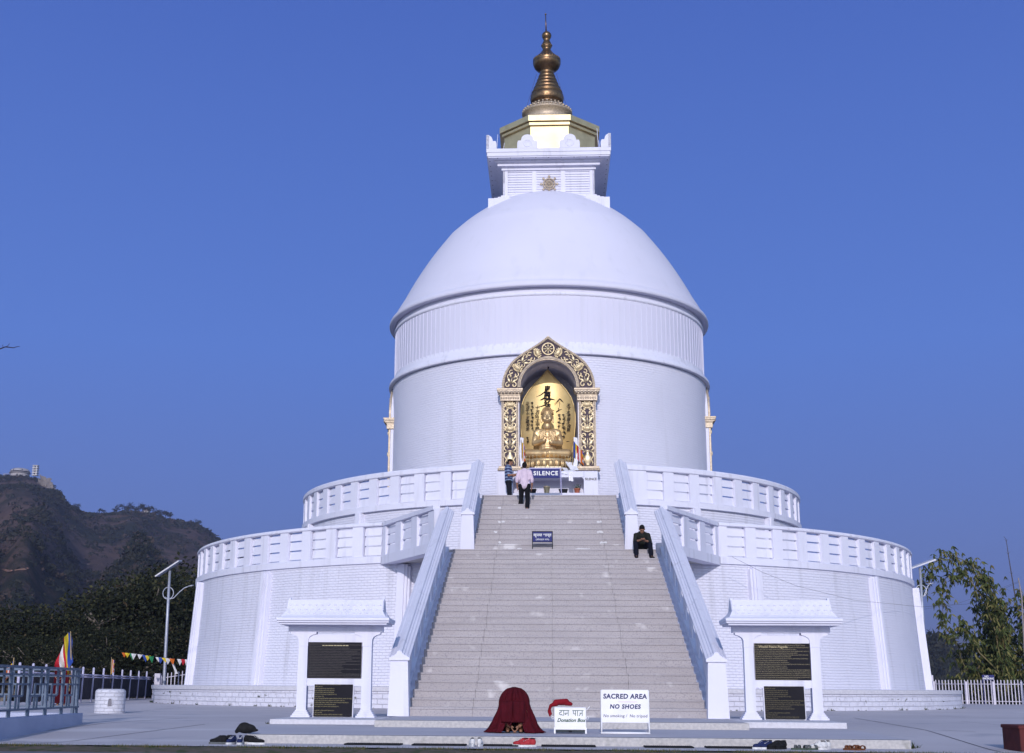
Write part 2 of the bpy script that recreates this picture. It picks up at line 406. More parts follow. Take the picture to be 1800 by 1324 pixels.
# smoother grey top on the kerb body
m_top = mat('trowelled_step_top', (.52, .50, .55), .85, col2=(.43, .415, .47), nscale=.8, var=.9, detail=9, bump=.003, bscale=20)
b = MB(); b.add([(-4.33, -35.88, .124), (5.0, -35.88, .124), (5.23, -31.2, .124), (5.18, -28, .124), (-5.18, -28, .124), (-5.08, -31.6, .124)], [(0, 1, 2, 3, 4, 5)])
b.build('tread', m_top, o)
o = flat_slab('foot_platform', [(-3.02, -32.05), (3.36, -32.05), (3.36, -28), (-3.02, -28)], .1, .236, MT['kerb'])
tag(o, 'second low platform step at the foot of the great staircase', 'platform step')
b = MB(); b.add([(-3.0, -32.03, .240), (3.34, -32.03, .240), (3.34, -28, .240), (-3.0, -28, .240)], [(0, 1, 2, 3)])
b.build('tread', m_top, o)
for (x0, x1, z, lab) in ((-5.06, -3.03, .216, 'whitewashed low plinth slab under the notice board left of the stairs'), (3.37, 5.22, .232, 'whitewashed low plinth slab under the notice board right of the stairs')):
    o = flat_slab('board_platform', [(x0, -31.0), (x1, -31.0), (x1, -28.2), (x0, -28.2)], .1, z, MT['wkerb'])
    tag(o, lab, 'plinth slab')

# ================================================================== pagoda
PG = thing('pagoda', 'huge white domed peace pagoda with two ringed terraces and a bronze spire', 'pagoda')
LW_ANG = [-65, -41.6, -18.4, 26.7, 50, 73, 96, -88]
def build_pagoda():
    P = PG
    b = MB(); b.lathe([(15.88, .0), (15.88, .66)], 256); b.build('plinth', MT['plinth'], P)
    b = MB(); b.lathe([(15.86, .655), (15.93, .665), (15.94, .79), (15.9, .80), (14.3, .815)], 256, smooth=False)
    b.build('plinth_top_slab', MT['wkerb'], P)
    b = MB(); b.lathe([(14.66, .80), (14.60, 1.6), (14.53, 2.6), (14.45, 4.0), (14.43, 4.66)], 256, uvr=14.5); w = b.build('lower_wall', MT['brick'], P)
    for a in LW_ANG:                                        # stepped pilasters
        b = MB(); a = radians(a)
        b.arcbox(14.4, 14.79, a-.0155, a+.0155, .80, 4.50, 3, r1t=14.57); b.arcbox(14.4, 14.85, a-.0105, a+.0105, .80, 4.56, 3, r1t=14.62)
        b.arcbox(14.4, 14.91, a-.0045, a+.0045, .80, 4.58, 2, r1t=14.66)
        b.build('pilaster', MT['plaster'], w)
    # terrace floors
    b = MB(); b.lathe([(14.2, 4.69), (9.9, 4.69)], 128); b.lathe([(10.1, 7.05), (6.5, 7.05)], 128)
    b.build('terrace_floor', MT['kerb'], P)
    # walls of the upper tier
    b = MB(); b.lathe([(10.3, 4.69), (10.24, 7.02)], 192, uvr=10.3, skip=lambda a, z: abs((a+pi) % (2*pi)-pi) < .2)
    w = b.build('upper_terrace_wall', MT['brick'], P)
    for a in (-88, -65.5, -42.4, 30, 52.3, 75):
        b = MB(); a = radians(a)
        b.arcbox(10.1, 10.40, a-.018, a+.018, 4.7, 6.97, 3); b.arcbox(10.1, 10.46, a-.010, a+.010, 4.7, 6.99, 3)
        b.build('pilaster', MT['plaster'], w)
    parapets(P)
    # drum
    def hole(a, z): return abs((a+pi) % (2*pi)-pi) < .186 and z > 8.55 and z < 12.99
    zs = [7.05, 8.55, 8.56, 12.98, 12.99, 13.2]
    b = MB(); b.lathe([(6.74, z) for z in zs], 270, uvr=6.74, skip=hole); b.build('drum_wall', MT['drumbrick'], P)
    b = MB(); b.lathe([(6.70, 13.22), (6.89, 13.22), (6.90, 13.26), (6.88, 13.36), (6.80, 13.44), (6.71, 13.56), (6.66, 13.75)], 200)
    b.build('drum_band', MT['plaster'], P)
    b = MB(); b.lathe([(6.66, 13.45), (6.66, 16.0)], 256)
    for i in range(160):                                    # vertical battens
        a = 2*pi*i/160; b.arcbox(6.6, 6.678, a-.0042, a+.0042, 13.5, 15.62, 1)
    b.build('ribbed_upper_drum', MT['dome'], P)
    b = MB(); b.lathe([(6.66, 15.60), (6.71, 15.62), (6.71, 15.74), (6.66, 15.76)], 200); b.build('drum_moulding', MT['plaster'], P)
    zk = [16.1, 17, 18, 19, 20, 20.7, 21.4, 22.0]; rk = [6.806, 6.351, 5.81, 5.183, 4.45, 3.70, 2.76, 1.6]
    prof = [(6.66, 15.95), (6.70, 15.94), (6.90, 15.93), (6.93, 15.97), (6.93, 16.04), (6.90, 16.12), (6.83, 16.19), (6.73, 16.27)]
    import bisect
    n = 60; z0 = 16.35
    def rint(z):
        # smooth (Catmull-Rom) radius
        i = min(max(bisect.bisect(zk, z)-1, 0), len(zk)-2); t = (z-zk[i])/(zk[i+1]-zk[i])
        p0 = rk[max(i-1, 0)]; p1 = rk[i]; p2 = rk[i+1]; p3 = rk[min(i+2, len(rk)-1)]
        return .5*((2*p1)+(-p0+p2)*t+(2*p0-5*p1+4*p2-p3)*t*t+(-p0+3*p1-3*p2+p3)*t**3)
    for i in range(n+1):
        z = z0+(21.95-z0)*i/n; prof.append((rint(z), z))
    b = MB(); b.lathe(prof, 256); b.build('dome', MT['dome'], P)
    harmika(P); spire(P)

def opening_panels(b, r, a0, a1, zs):
    pass
def parapets(P):
    for (nm, R1, zt, zo1, zo0, zb, left, right, hw, gate) in (
            ('lower_parapet', 14.40, 5.95, 5.83, 4.88, 4.64, (-23.3, -4.32, 20), (24.35, 4.27, 20), 1.36, 21.8),
            ('upper_parapet', 10.27, 8.40, 8.20, 7.20, 7.00, (-17.7, -5.98, 16), (21.1, 5.93, 15), 1.85, 14.2)):
        ga = radians(gate)
        base = MB(); base.lathe([(R1+.06, zb-.01), (R1+.10, zb), (R1+.10, zb+.20), (R1+.05, zo0-.005), (R1-.16, zo0-.005), (R1-.16, zb-.01), (R1+.06, zb-.01)], 240, ga, 2*pi-ga, smooth=False)
        base.lathe([(R1-.17, zo1), (R1+.06, zo1), (R1+.09, zo1+.025), (R1+.09, zt-.05), (R1+.05, zt), (R1-.13, zt), (R1-.17, zt-.05), (R1-.17, zo1)], 240, ga, 2*pi-ga, smooth=False)
        o = base.build(nm, MT['plaster'], P)
        for (c0, st, n) in (left, right):
            sg = 1 if st > 0 else -1
            prev = sg*gate
            for i in range(n):
                c = c0+st*i; e0 = c-sg*hw; e1 = c+sg*hw
                lo, hi = sorted((radians(prev), radians(e0)))
                if hi-lo > .004:
                    b = MB(); b.arcbox(R1-.15, R1+.05, lo, hi, zo0-.01, zo1+.005, 3); b.build('pier', MT['plaster'], o)
                prev = e1
                lo, hi = sorted((radians(e0)-.002, radians(e1)+.002)); lo, hi = (lo, hi)
                b = MB(); hh = (zo1-zo0)/3
                for k in range(3):
                    z0 = zo0+hh*k+.03; z1 = zo0+hh*(k+1)-.012
                    if k == 2: z1 -= .035
                    b.arcbox(R1-.075, R1-.025, lo, hi, z0, z1, 3, r0t=R1-.115, r1t=R1-.065)
                b.build('louvre_panel', MT['plaster'], o)
            lo, hi = sorted((radians(prev), radians(prev+sg*2)))
            b = MB(); b.arcbox(R1-.15, R1+.05, lo, hi, zo0-.01, zo1+.005, 3); b.build('pier', MT['plaster'], o)
    # landing that juts out to meet the stairs, with its own straight parapets
    for s in (-1, 1):
        A = Vector((s*5.32, -13.33, 0)); B = Vector((s*3.30+(.03 if s > 0 else 0), -17.35, 0)); d = (B-A); Ln = d.length; d.normalize(); nrm = Vector((d.y*-s, d.x*s, 0)) 
        if nrm.x*s < 0: nrm = -nrm
        Mx = Matrix(((d.x, nrm.x, 0, A.x), (d.y, nrm.y, 0, A.y), (0, 0, 1, 0), (0, 0, 0, 1)))
        b = MB(); b.M = Mx
        b.box(-.02, Ln, -.30, .10, 4.60, 4.875); b.box(-.02, Ln, -.13, .09, 5.83, 5.95)
        o = b.build('landing_parapet', MT['plaster'], P)
        ow = Ln*.205; gap = (Ln-3*ow)/3.6; x = gap*.6
        xs = []
        for i in range(3): xs.append((x, x+ow)); x += ow+gap
        prev = 0
        for (x0, x1) in xs+[(Ln, Ln)]:
            if x0-prev > .01:
                b = MB(); b.M = Mx; b.box(prev, x0, -.11, .05, 4.87, 5.835); b.build('pier', MT['plaster'], o)
            prev = x1
            if x1 > x0:
                b = MB(); b.M = Mx
                for k in range(3):
                    z0 = 4.88+.317*k+.03; z1 = 4.88+.317*(k+1)-.012-(.035 if k == 2 else 0)
                    b.add([(x0-.01, -.065, z0), (x1+.01, -.065, z0), (x1+.01, -.015, z0), (x0-.01, -.015, z0), (x0-.01, -.105, z1), (x1+.01, -.105, z1), (x1+.01, -.055, z1), (x0-.01, -.055, z1)],
                          [(0, 1, 2, 3), (4, 7, 6, 5), (0, 4, 5, 1), (1, 5, 6, 2), (2, 6, 7, 3), (3, 7, 4, 0)])
                b.build('louvre_panel', MT['plaster'], o)
    b = MB(); b.prism([(-5.3, -13.3), (-3.3, -17.2), (3.3, -17.2), (5.3, -13.3), (4, -12), (-4, -12)], 4.61, 4.686, 'z'); b.build('landing_slab', MT['kerb'], P)

def harmika(P):
    b = MB(); cx = .07
    def ring(h, z0, z1): b.box(cx-h, cx+h, -h, h, z0, z1)
    ring(2.60, 20.6, 21.22); ring(2.36, 21.2, 21.33); ring(2.2, 21.3, 21.44); ring(2.07, 21.4, 21.55)
    b.build('harmika_base', MT['plaster'], P)
    b = MB(); ring(1.93, 21.5, 22.74)
    # corner and middle posts on each face, louvres between
    for k in range(4):
        b.M = Matrix.Translation((cx, 0, 0)) @ Matrix.Rotation(k*pi/2, 4, 'Z')
        for (x0, x1) in ((-1.985, -1.78), (-.72, -.53), (.53, .72), (1.78, 1.985)): b.box(x0, x1, -1.985, -1.90, 21.52, 22.73)
        b.box(-1.78, 1.78, -1.975, -1.90, 21.52, 21.62); b.box(-1.78, 1.78, -1.975, -1.90, 22.66, 22.73)
    b.M = Matrix.Identity(4); h = b.build('harmika', MT['plaster'], P)
    for k in range(4):
        for (x0, x1) in ((-1.78, -.72), (-.53, .53), (.72, 1.78)):
            b = MB(); b.M = Matrix.Translation((cx, 0, 0)) @ Matrix.Rotation(k*pi/2, 4, 'Z')
            for i in range(9):
                z0 = 21.63+i*.114
                b.add([(x0, -1.97, z0), (x1, -1.97, z0), (x1, -1.925, z0+.098), (x0, -1.925, z0+.098), (x0, -1.92, z0), (x1, -1.92, z0)],
                      [(0, 1, 2, 3), (0, 4, 5, 1)])
            b.build('louvre', MT['plaster'], h)
    b = MB()
    for (hh, z0, z1) in ((2.05, 22.72, 22.86), (2.12, 22.84, 22.88), (2.22, 22.86, 23.01), (2.28, 22.99, 23.03), (2.34, 23.01, 23.10), (2.62, 23.08, 23.14)): b.box(cx-hh, cx+hh, -hh, hh, z0, z1)
    b.build('corbel', MT['plaster'], P)
    b = MB(); b.bbox(cx-2.66, cx+2.66, -2.66, 2.66, 23.13, 23.31, .01); b.bbox(cx-2.69, cx+2.69, -2.69, 2.69, 23.30, 23.47, .012)
    sl = b.build('cornice_slab', MT['plaster'], P)
    # crest ornaments round the slab
    def crest(x0, x1, full):
        n = 28; pts = []
        for i in range(n+1):
            t = -1+2*i/n; a = abs(t)
            if a > .62: z = .29+.07*sin(min(1, (1-a)/.12)*pi/2) if a < .97 else .25
            else: z = .40+.24*sqrt(max(0, 1-(a/.62)**2))
            pts.append((t*.44, z))
        if not full: pts = [(x+.44-.44, z) for x, z in pts if x >= -1e-6]
        return [(pts[0][0], 0)]+pts+[(pts[-1][0], 0)]
    for k in range(4):
        Mk = Matrix.Translation((cx, 0, 23.465)) @ Matrix.Rotation(k*pi/2, 4, 'Z')
        for x in (-.91, .91):
            b = MB(); b.M = Mk @ Matrix.Translation((x, 0, 0)); b.prism(crest(0, 0, True), -2.69, -2.57, 'y')
            b.M = b.M @ Matrix.Translation((0, -2.69, .24)) @ Matrix.Rotation(pi/2, 4, 'X'); b.lathe([(.19, 0), (.18, .015), (.15, .015), (.14, .005), (.0, .012)], 20)
            b.build('crest', MT['plaster'], sl)
        for s in (-1, 1):
            b = MB(); b.M = Mk @ Matrix.Translation((s*2.69, 0, 0)) @ Matrix.Scale(-s, 4, (1, 0, 0)); b.prism(crest(0, 0, False), -2.69, -2.57, 'y'); b.build('crest', MT['plaster'], sl)
        for i in range(9):                                   # little lamps under the slab
            b = MB(); b.M = Mk; b.tube([(-2.2+i*.55, -2.55, -.33), (-2.2+i*.55, -2.55, -.39)], .028, 6); b.build('downlight', MT['dark'], sl)
    # wheel emblem on the louvres
    b = MB(); b.M = Matrix.Translation((cx+.02, -2.0, 22.08)) @ Matrix.Rotation(pi/2, 4, 'X')
    wheel(b, .25, 8, .03); 
    for i in range(8):
        a = 2*pi*i/8+pi/2; b.ell((.35*cos(a), .35*sin(a), 0), (.055, .055, .025)); b.tube([(.26*cos(a), .26*sin(a), 0), (.34*cos(a), .34*sin(a), 0)], .02, 6)
    for i in range(16):
        a = 2*pi*i/16; b.ell((.15*cos(a), .15*sin(a), 0), (.045, .03, .02), Matrix.Rotation(a, 3, 'Z'))
    b.build('wheel_emblem', MT['goldtrim'], P)
    # golden octagon
    def octo(ap, z0, z1, bb):
        r = ap/cos(pi/8); bb.lathe([(0, z0), (r, z0), (r, z1), (0, z1)], 8, pi/8, 2*pi+pi/8, c=(cx+.05, 0), smooth=False)
    b = MB(); octo(2.02, 23.4, 24.82, b); b.build('golden_octagon', MT['goldleaf'], P)
    b = MB(); octo(2.13, 24.80, 24.92, b); octo(2.07, 24.90, 24.98, b); octo(2.23, 24.96, 25.22, b); octo(1.7, 25.22, 25.26, b); b.build('octagon_cornice', MT['goldleaf'], P)
    for (x, y, l) in ((-2.2, -2.2, .9), (2.25, -2.2, 1.1), (-1.9, -2.5, .35), (2.3, -2.5, .4)):
        b = MB(); b.tube([(x, y, 23.4), (x+.06*(1 if x < 0 else -1), y, 23.45+l)], .012, 5); b.build('lightning_rod', MT['plaster'], P)
    b = MB(); b.ell((cx+2.28, -2.4, 23.56), (.09, .09, .09)); b.build('floodlight', MT['dark'], P)

def wheel(b, r, n, t):
    m = 28
    b.tube([(r*cos(2*pi*i/m), r*sin(2*pi*i/m), 0) for i in range(m+1)], t, 8, caps=False)
    b.ell((0, 0, 0), (r*.2, r*.2, t*1.2))
    for i in range(n):
        a = 2*pi*i/n+pi/2; b.tube([(r*.1*cos(a), r*.1*sin(a), 0), (r*.55*cos(a), r*.55*sin(a), .0), (r*cos(a), r*sin(a), 0)], [t*.5, t*.95, t*.6], 6)

def spire(P):
    c = (.02, 0); q = .02624/2/3.309
    rows = [(672, 388, 675), (668, 386, 677), (660, 392, 668), (648, 402, 657), (640, 415, 646), (634, 425, 636), (630, 440, 622), (618, 443, 622), (612, 450, 612), (607, 452, 612), (604, 446, 620), (598, 440, 626), (590, 438, 628),
            (575, 436, 629), (560, 437, 627), (552, 444, 620), (548, 448, 616), (545, 442, 622), (535, 447, 616), (527, 452, 612), (522, 459, 606), (518, 454, 610), (510, 459, 605), (502, 464, 601), (498, 469, 597), (494, 465, 600), (488, 469, 597),
            (480, 473, 592), (477, 478, 588), (473, 474, 592), (465, 478, 588), (458, 482, 584), (455, 487, 580), (450, 483, 583), (444, 486, 581), (438, 489, 578), (430, 493, 576), (422, 492, 577), (415, 486, 584), (405, 473, 597), (395, 462, 605),
            (385, 457, 610), (375, 453, 613), (368, 452, 614), (362, 458, 609), (357, 452, 613), (350, 456, 611), (342, 464, 603), (334, 474, 595), (326, 482, 586), (320, 487, 579), (316, 494, 573), (310, 497, 569), (302, 503, 563), (296, 508, 558),
            (290, 510, 555), (284, 508, 557), (276, 504, 561), (266, 502, 563), (258, 505, 560), (250, 508, 556), (244, 511, 553), (238, 514, 549), (232, 513, 549), (226, 510, 553), (218, 505, 557), (208, 503, 560), (198, 506, 557), (190, 514, 549), (184, 523, 540)]
    def zz(y): # height on the axis for a reading of the elevation drawing
        T = [(80, 31.34), (180, 30.46), (205, 30.24), (245, 29.89), (285, 29.55), (320, 29.24), (352, 28.96), (395, 28.59), (445, 28.16), (490, 27.77), (535, 27.39), (565, 27.13), (605, 26.79), (640, 26.49), (672, 26.22), (760, 25.45)]
        for i in range(len(T)-1):
            if T[i][0] <= y <= T[i+1][0]: t = (y-T[i][0])/(T[i+1][0]-T[i][0]); return T[i][1]+(T[i+1][1]-T[i][1])*t
    prof = [((x1-x0)*q, zz(y)) for (y, x0, x1) in rows]
    lower = [p for p in prof if p[1] < 26.62]; rest = [p for p in prof if p[1] >= 26.55]
    b = MB(); b.lathe([(1.35, 25.24), (1.35, 25.6), (.98, 25.75), (.98, 26.1), (1.10, 26.18)]+lower, 48, c=c)
    for i in range(34):                                      # ring of lotus bosses
        a = 2*pi*i/34; b.ell((c[0]+1.085*sin(a), -1.085*cos(a), 26.36), (.07, .07, .06), None, 8, 6)
    for i in range(26):
        a = 2*pi*i/26; b.ell((c[0]+.78*sin(a), -.78*cos(a), 26.62), (.05, .05, .045), None, 8, 6)
    b.build('lotus_ring', MT['goldtrim'], P)
    b = MB(); b.lathe(rest, 48, c=c)
    for i in range(28):
        a = 2*pi*i/28; b.ell((c[0]+.60*sin(a), -.60*cos(a), 28.98), (.04, .04, .05), None, 8, 6)
    for i in range(12):
        a = 2*pi*i/12; b.ell((c[0]+.22*sin(a), -.22*cos(a), 29.70), (.05, .05, .04), None, 8, 6)
    for i in range(32):
        a = 2*pi*i/32; b.ell((c[0]+.72*sin(a), -.72*cos(a), 27.0), (.05, .05, .12), None, 6, 6)
    b.build('spire', MT['bronze'], P)
    b = MB(); b.tube([(c[0]-.02, 0, 30.4), (c[0]-.04, 0, 31.28)], [.035, .018], 8); b.ell((c[0]-.04, 0, 31.31), .045); b.build('finial_rod', MT['bronze'], P)
    b = MB()
    for s in (-1, 1): b.tube([(s*.45, 0, 28.3), (s*1.05, -.3, 26.0)], .008, 4)
    b.build('guy_wire', MT['dark'], P)
build_pagoda()
# ================================================================== great staircase
def build_stairs():
    st = thing('staircase', 'broad grey stone staircase in two flights with white fluted balustrades, rising to the shrine', 'staircase', (0, 0, 0))
    rr = random.Random(11)
    def step(x0, x1, y0, y1, z0, z1):
        b = MB(); cuts = [x0, -1.52+rr.uniform(-.02, .02), .06+rr.uniform(-.01, .01), 1.62+rr.uniform(-.02, .02), x1]
        for i in range(4):
            a, c = cuts[i]+(.0022 if i else 0), cuts[i+1]-(.0022 if i < 3 else 0); dz = rr.uniform(-.004, .004); dy = rr.uniform(-.006, .006)
            # riser block, with the tread slab a little proud of it
            b.box(a, c, y0+dy+.008, y1, z0-.25, z1-.045); b.bbox(a, c, y0+dy-.006, y1+.02, z1-.047, z1+dz, .008)
        return b.build('step', MT['tread'], st)
    z0, r, t, y0 = .244, .1710, .4576, -28.76
    for i in range(26):
        last = i == 25
        step(-2.80, 3.05, y0+i*t, (y0+(i+1)*t) if not last else -16.66, z0+i*r, z0+(i+1)*r)
    zl = z0+26*r
    r2, t2, y2 = (7.045-zl)/11, .48, -16.70
    for i in range(11): step(-2.235, 2.235, y2+i*t2, (y2+(i+1)*t2) if i < 10 else -9.6, zl+i*r2, zl+(i+1)*r2)
    # masonry under the flights
    b = MB()
    for (x0, x1) in ((-3.10, -2.80), (3.05, 3.37)):
        b.prism([(-28.7, .10), (-28.7, z0+.06), (-17.35, zl-.10), (-14.5, zl-.10), (-14.5, .10)], x0, x1, 'x')
    b.box(-2.8, 3.05, -17.0, -16.7, .1, 4.4)
    b.build('side_wall', MT['brick'], st)
    b = MB()
    for s in (-1, 1): b.prism([(-16.6, 4.5), (-16.6, zl+.05), (-11.9, 6.95), (-9.8, 6.95), (-9.8, 4.5)], s*2.24-(.3 if s < 0 else 0), s*2.24+(.3 if s > 0 else 0), 'x')
    b.build('upper_side_wall', MT['plaster'], st)
    # balustrades
    prof = [(-.205, 0), (-.205, .045), (-.165, .062), (-.150, .085), (-.105, .088), (-.090, .115), (-.062, .122), (-.045, .168), (0, .185),
            (.045, .168), (.062, .122), (.090, .115), (.105, .088), (.150, .085), (.165, .062), (.205, .045), (.205, 0)]
    def balustrade(xc, ya, za, yb, zb, nb, nl, foot):
        bal = MB(); k = (zb-za)/(yb-ya)
        v = [(xc+p[0], ya, za+p[1]) for p in prof]+[(xc+p[0], yb, zb+p[1]) for p in prof]; n = len(prof)
        bal.add(v, [tuple(range(n))[::-1], tuple(range(n, 2*n))]+[(i, i+1, n+i+1, n+i) for i in range(n-1)]+[(n-1, 0, n, 2*n-1)])
        o = bal.build('balustrade_cap', MT['plaster'], st)
        # foot string
        b = MB(); b.prism([(ya+.1, za-1.19), (ya+.1, za-.98), (yb, zb-.98), (yb, zb-1.19)], xc-.07, xc+.07, 'x'); b.build('string', MT['plaster'], o)
        L = (yb-ya-.32)
        for i in range(nb):
            u0 = ya+.42+L*i/nb; u1 = u0+nl
            if u1 > yb: u1 = yb
            b = MB(); b.prism([(u0, za+k*(u0-ya)-1.0), (u0, za+k*(u0-ya)+.01), (u1, za+k*(u1-ya)+.01), (u1, za+k*(u1-ya)-1.0)], xc-.014, xc+.014, 'x')
            b.build('baluster', MT['plaster'], o)
        # newel post with fluted head
        b = MB(); w0, w1 = .210, .172
        zb0 = foot; zt = za-.035
        vv = [(xc-w0, ya-.03, zb0), (xc+w0, ya-.03, zb0), (xc+w0, ya+.33, zb0), (xc-w0, ya+.33, zb0), (xc-w1, ya+.0, zt), (xc+w1, ya+.0, zt), (xc+w1, ya+.33, zt), (xc-w1, ya+.33, zt)]
        b.add(vv, [(0, 3, 2, 1), (4, 5, 6, 7), (0, 1, 5, 4), (1, 2, 6, 5), (2, 3, 7, 6), (3, 0, 4, 7)])
        b.box(xc-.165, xc+.165, ya+.02, ya+.33, zt-.001, za+.005); b.bbox(xc-.2, xc+.2, ya-.02, ya+.34, za-.01, za+.02, .006)
        b.build('newel_post', MT['plaster'], o)
    for xc in (-2.965, 3.235): balustrade(xc, -28.95, 1.31, -17.42, 5.73, 9, .58, .24)
    for xc in (-2.405, 2.405): balustrade(xc, -16.85, 5.76, -11.45, 8.16, 6, .36, zl-.01)
    # whitewash splashes and a broken corner or two
    b = MB()
    m = mat('spilt_whitewash', (.62, .62, .66), .8)
    for i in range(14):
        k = rr.choice([1, 2, 3, 5, 8]); x = rr.choice([-1.52, 1.62, rr.uniform(-2, 2)]) + rr.gauss(0, .08); y = y2+k*t2-.012-.0006*i; z = zl+k*r2
        w = rr.uniform(.03, .10); n = 9; pts = [(x+w*cos(2*pi*q/n)*rr.uniform(.5, 1), z+.09+.05*sin(2*pi*q/n)*rr.uniform(.4, 1)) for q in range(n)]
        b.add([(p[0], y, p[1]) for p in pts], [tuple(range(n))])
    for i in range(7):
        x = rr.uniform(-1.2, 1.2); w = rr.uniform(.05, .22); n = 9; z = zl
        pts = [(x+w*cos(2*pi*q/n)*rr.uniform(.6, 1), z+.06+.045*sin(2*pi*q/n)*rr.uniform(.4, 1)) for q in range(n)]
        b.add([(p[0], y2-.025-.0006*i, p[1]) for p in pts], [tuple(range(n))])
    b.build('whitewash_stain', m, st)
build_stairs()

# ================================================================== shrine niche (a frame like it stands on three sides of the drum)
def arch_path(kind, n=26):
    # outer: pointed, inner: round.  returns list of (x, z) left to right
    if kind == 'in': return [(-1.08*cos(pi*i/n), 11.86+1.08*sin(pi*i/n)) for i in range(n+1)]
    half = [(-1.755, 11.75), (-1.765, 11.95), (-1.73, 12.18), (-1.66, 12.40), (-1.55, 12.62), (-1.40, 12.83), (-1.20, 13.02), (-.98, 13.18), (-.74, 13.33), (-.50, 13.48), (-.25, 13.66), (-.10, 13.78), (0, 13.87)]
    return half+[(-x, z) for x, z in half[:-1]][::-1]
def resample(path, n):
    d = [0]
    for i in range(len(path)-1): d.append(d[-1]+math.hypot(path[i+1][0]-path[i][0], path[i+1][1]-path[i][1]))
    out = []
    for k in range(n+1):
        t = d[-1]*k/n; i = 0
        while i < len(d)-2 and d[i+1] < t: i += 1
        u = (t-d[i])/max(1e-9, d[i+1]-d[i]); out.append((path[i][0]+(path[i+1][0]-path[i][0])*u, path[i][1]+(path[i+1][1]-path[i][1])*u))
    return out
def ribbon(b, outer, inner, y0, y1):
    n = len(outer); v = []
    for (o, i) in zip(outer, inner): v += [(o[0], y0, o[1]), (i[0], y0, i[1]), (o[0], y1, o[1]), (i[0], y1, i[1])]
    f = []
    for k in range(n-1):
        a = 4*k; c = a+4
        f += [(a, a+1, c+1, c), (a+2, c+2, c+3, a+3), (a, c, c+2, a+2), (a+1, a+3, c+3, c+1)]
    f += [(0, 2, 3, 1), (4*n-4, 4*n-3, 4*n-1, 4*n-2)]
    b.add(v, f)
def blend(o, i, t): return [(a[0]+(c[0]-a[0])*t, a[1]+(c[1]-a[1])*t) for a, c in zip(o, i)]
def scrollpair(b, M, s, up=1):
    # two C scrolls and a stem, in the local XZ plane (x across, z along)
    for sg in (-1, 1):
        pts = []; rad = []
        for i in range(15):
            t = i/14; a = pi*.5-t*1.75*pi; rr_ = .105*(1-.62*t)*s
            pts.append(M @ Vector((sg*(.115*s+rr_*cos(a)*1.0), -.02, up*(rr_*sin(a)+.02*s)))); rad.append(.024*s*(1-.25*t))
        b.tube(pts, rad, 6)
        b.ell(M @ Vector((sg*.105*s, -.02, 0)), .026*s, None, 6, 5)
def leafpair(b, M, s):
    for sg in (-1, 1):
        b.ell(M @ Vector((sg*.10*s, -.012, .0)), (.052*s, .03*s, .10*s), (M.to_3x3().normalized() @ Matrix.Rotation(sg*.6, 3, 'Y')), 8, 8)
    b.tube([M @ Vector((0, -.015, -.12*s)), M @ Vector((0, -.02, .13*s))], .017*s, 6)
def lotus(b, M, s):
    m3 = M.to_3x3().normalized()
    b.ell(M @ Vector((0, -.02, .01*s)), (.115*s, .07*s, .085*s), m3, 12, 8)
    for i in range(9):
        a = -pi*.08+pi*1.16*i/8; b.ell(M @ Vector((.145*s*cos(a), -.012, -.01+.10*s*sin(a))), (.05*s, .025*s, .028*s), m3 @ Matrix.Rotation(-a, 3, 'Y'), 8, 5)
    for i in range(5):
        a = -pi*.5+(i-2)*.4; b.ell(M @ Vector((.12*s*cos(a), -.03, .09*s*sin(a))), (.035*s, .02*s, .03*s), m3, 6, 5)
    for i in (-2, -1, 0, 1, 2): b.ell(M @ Vector((i*.042*s, -.075*s, .015*s)), (.018*s, .02*s, .075*s), m3, 6, 6)
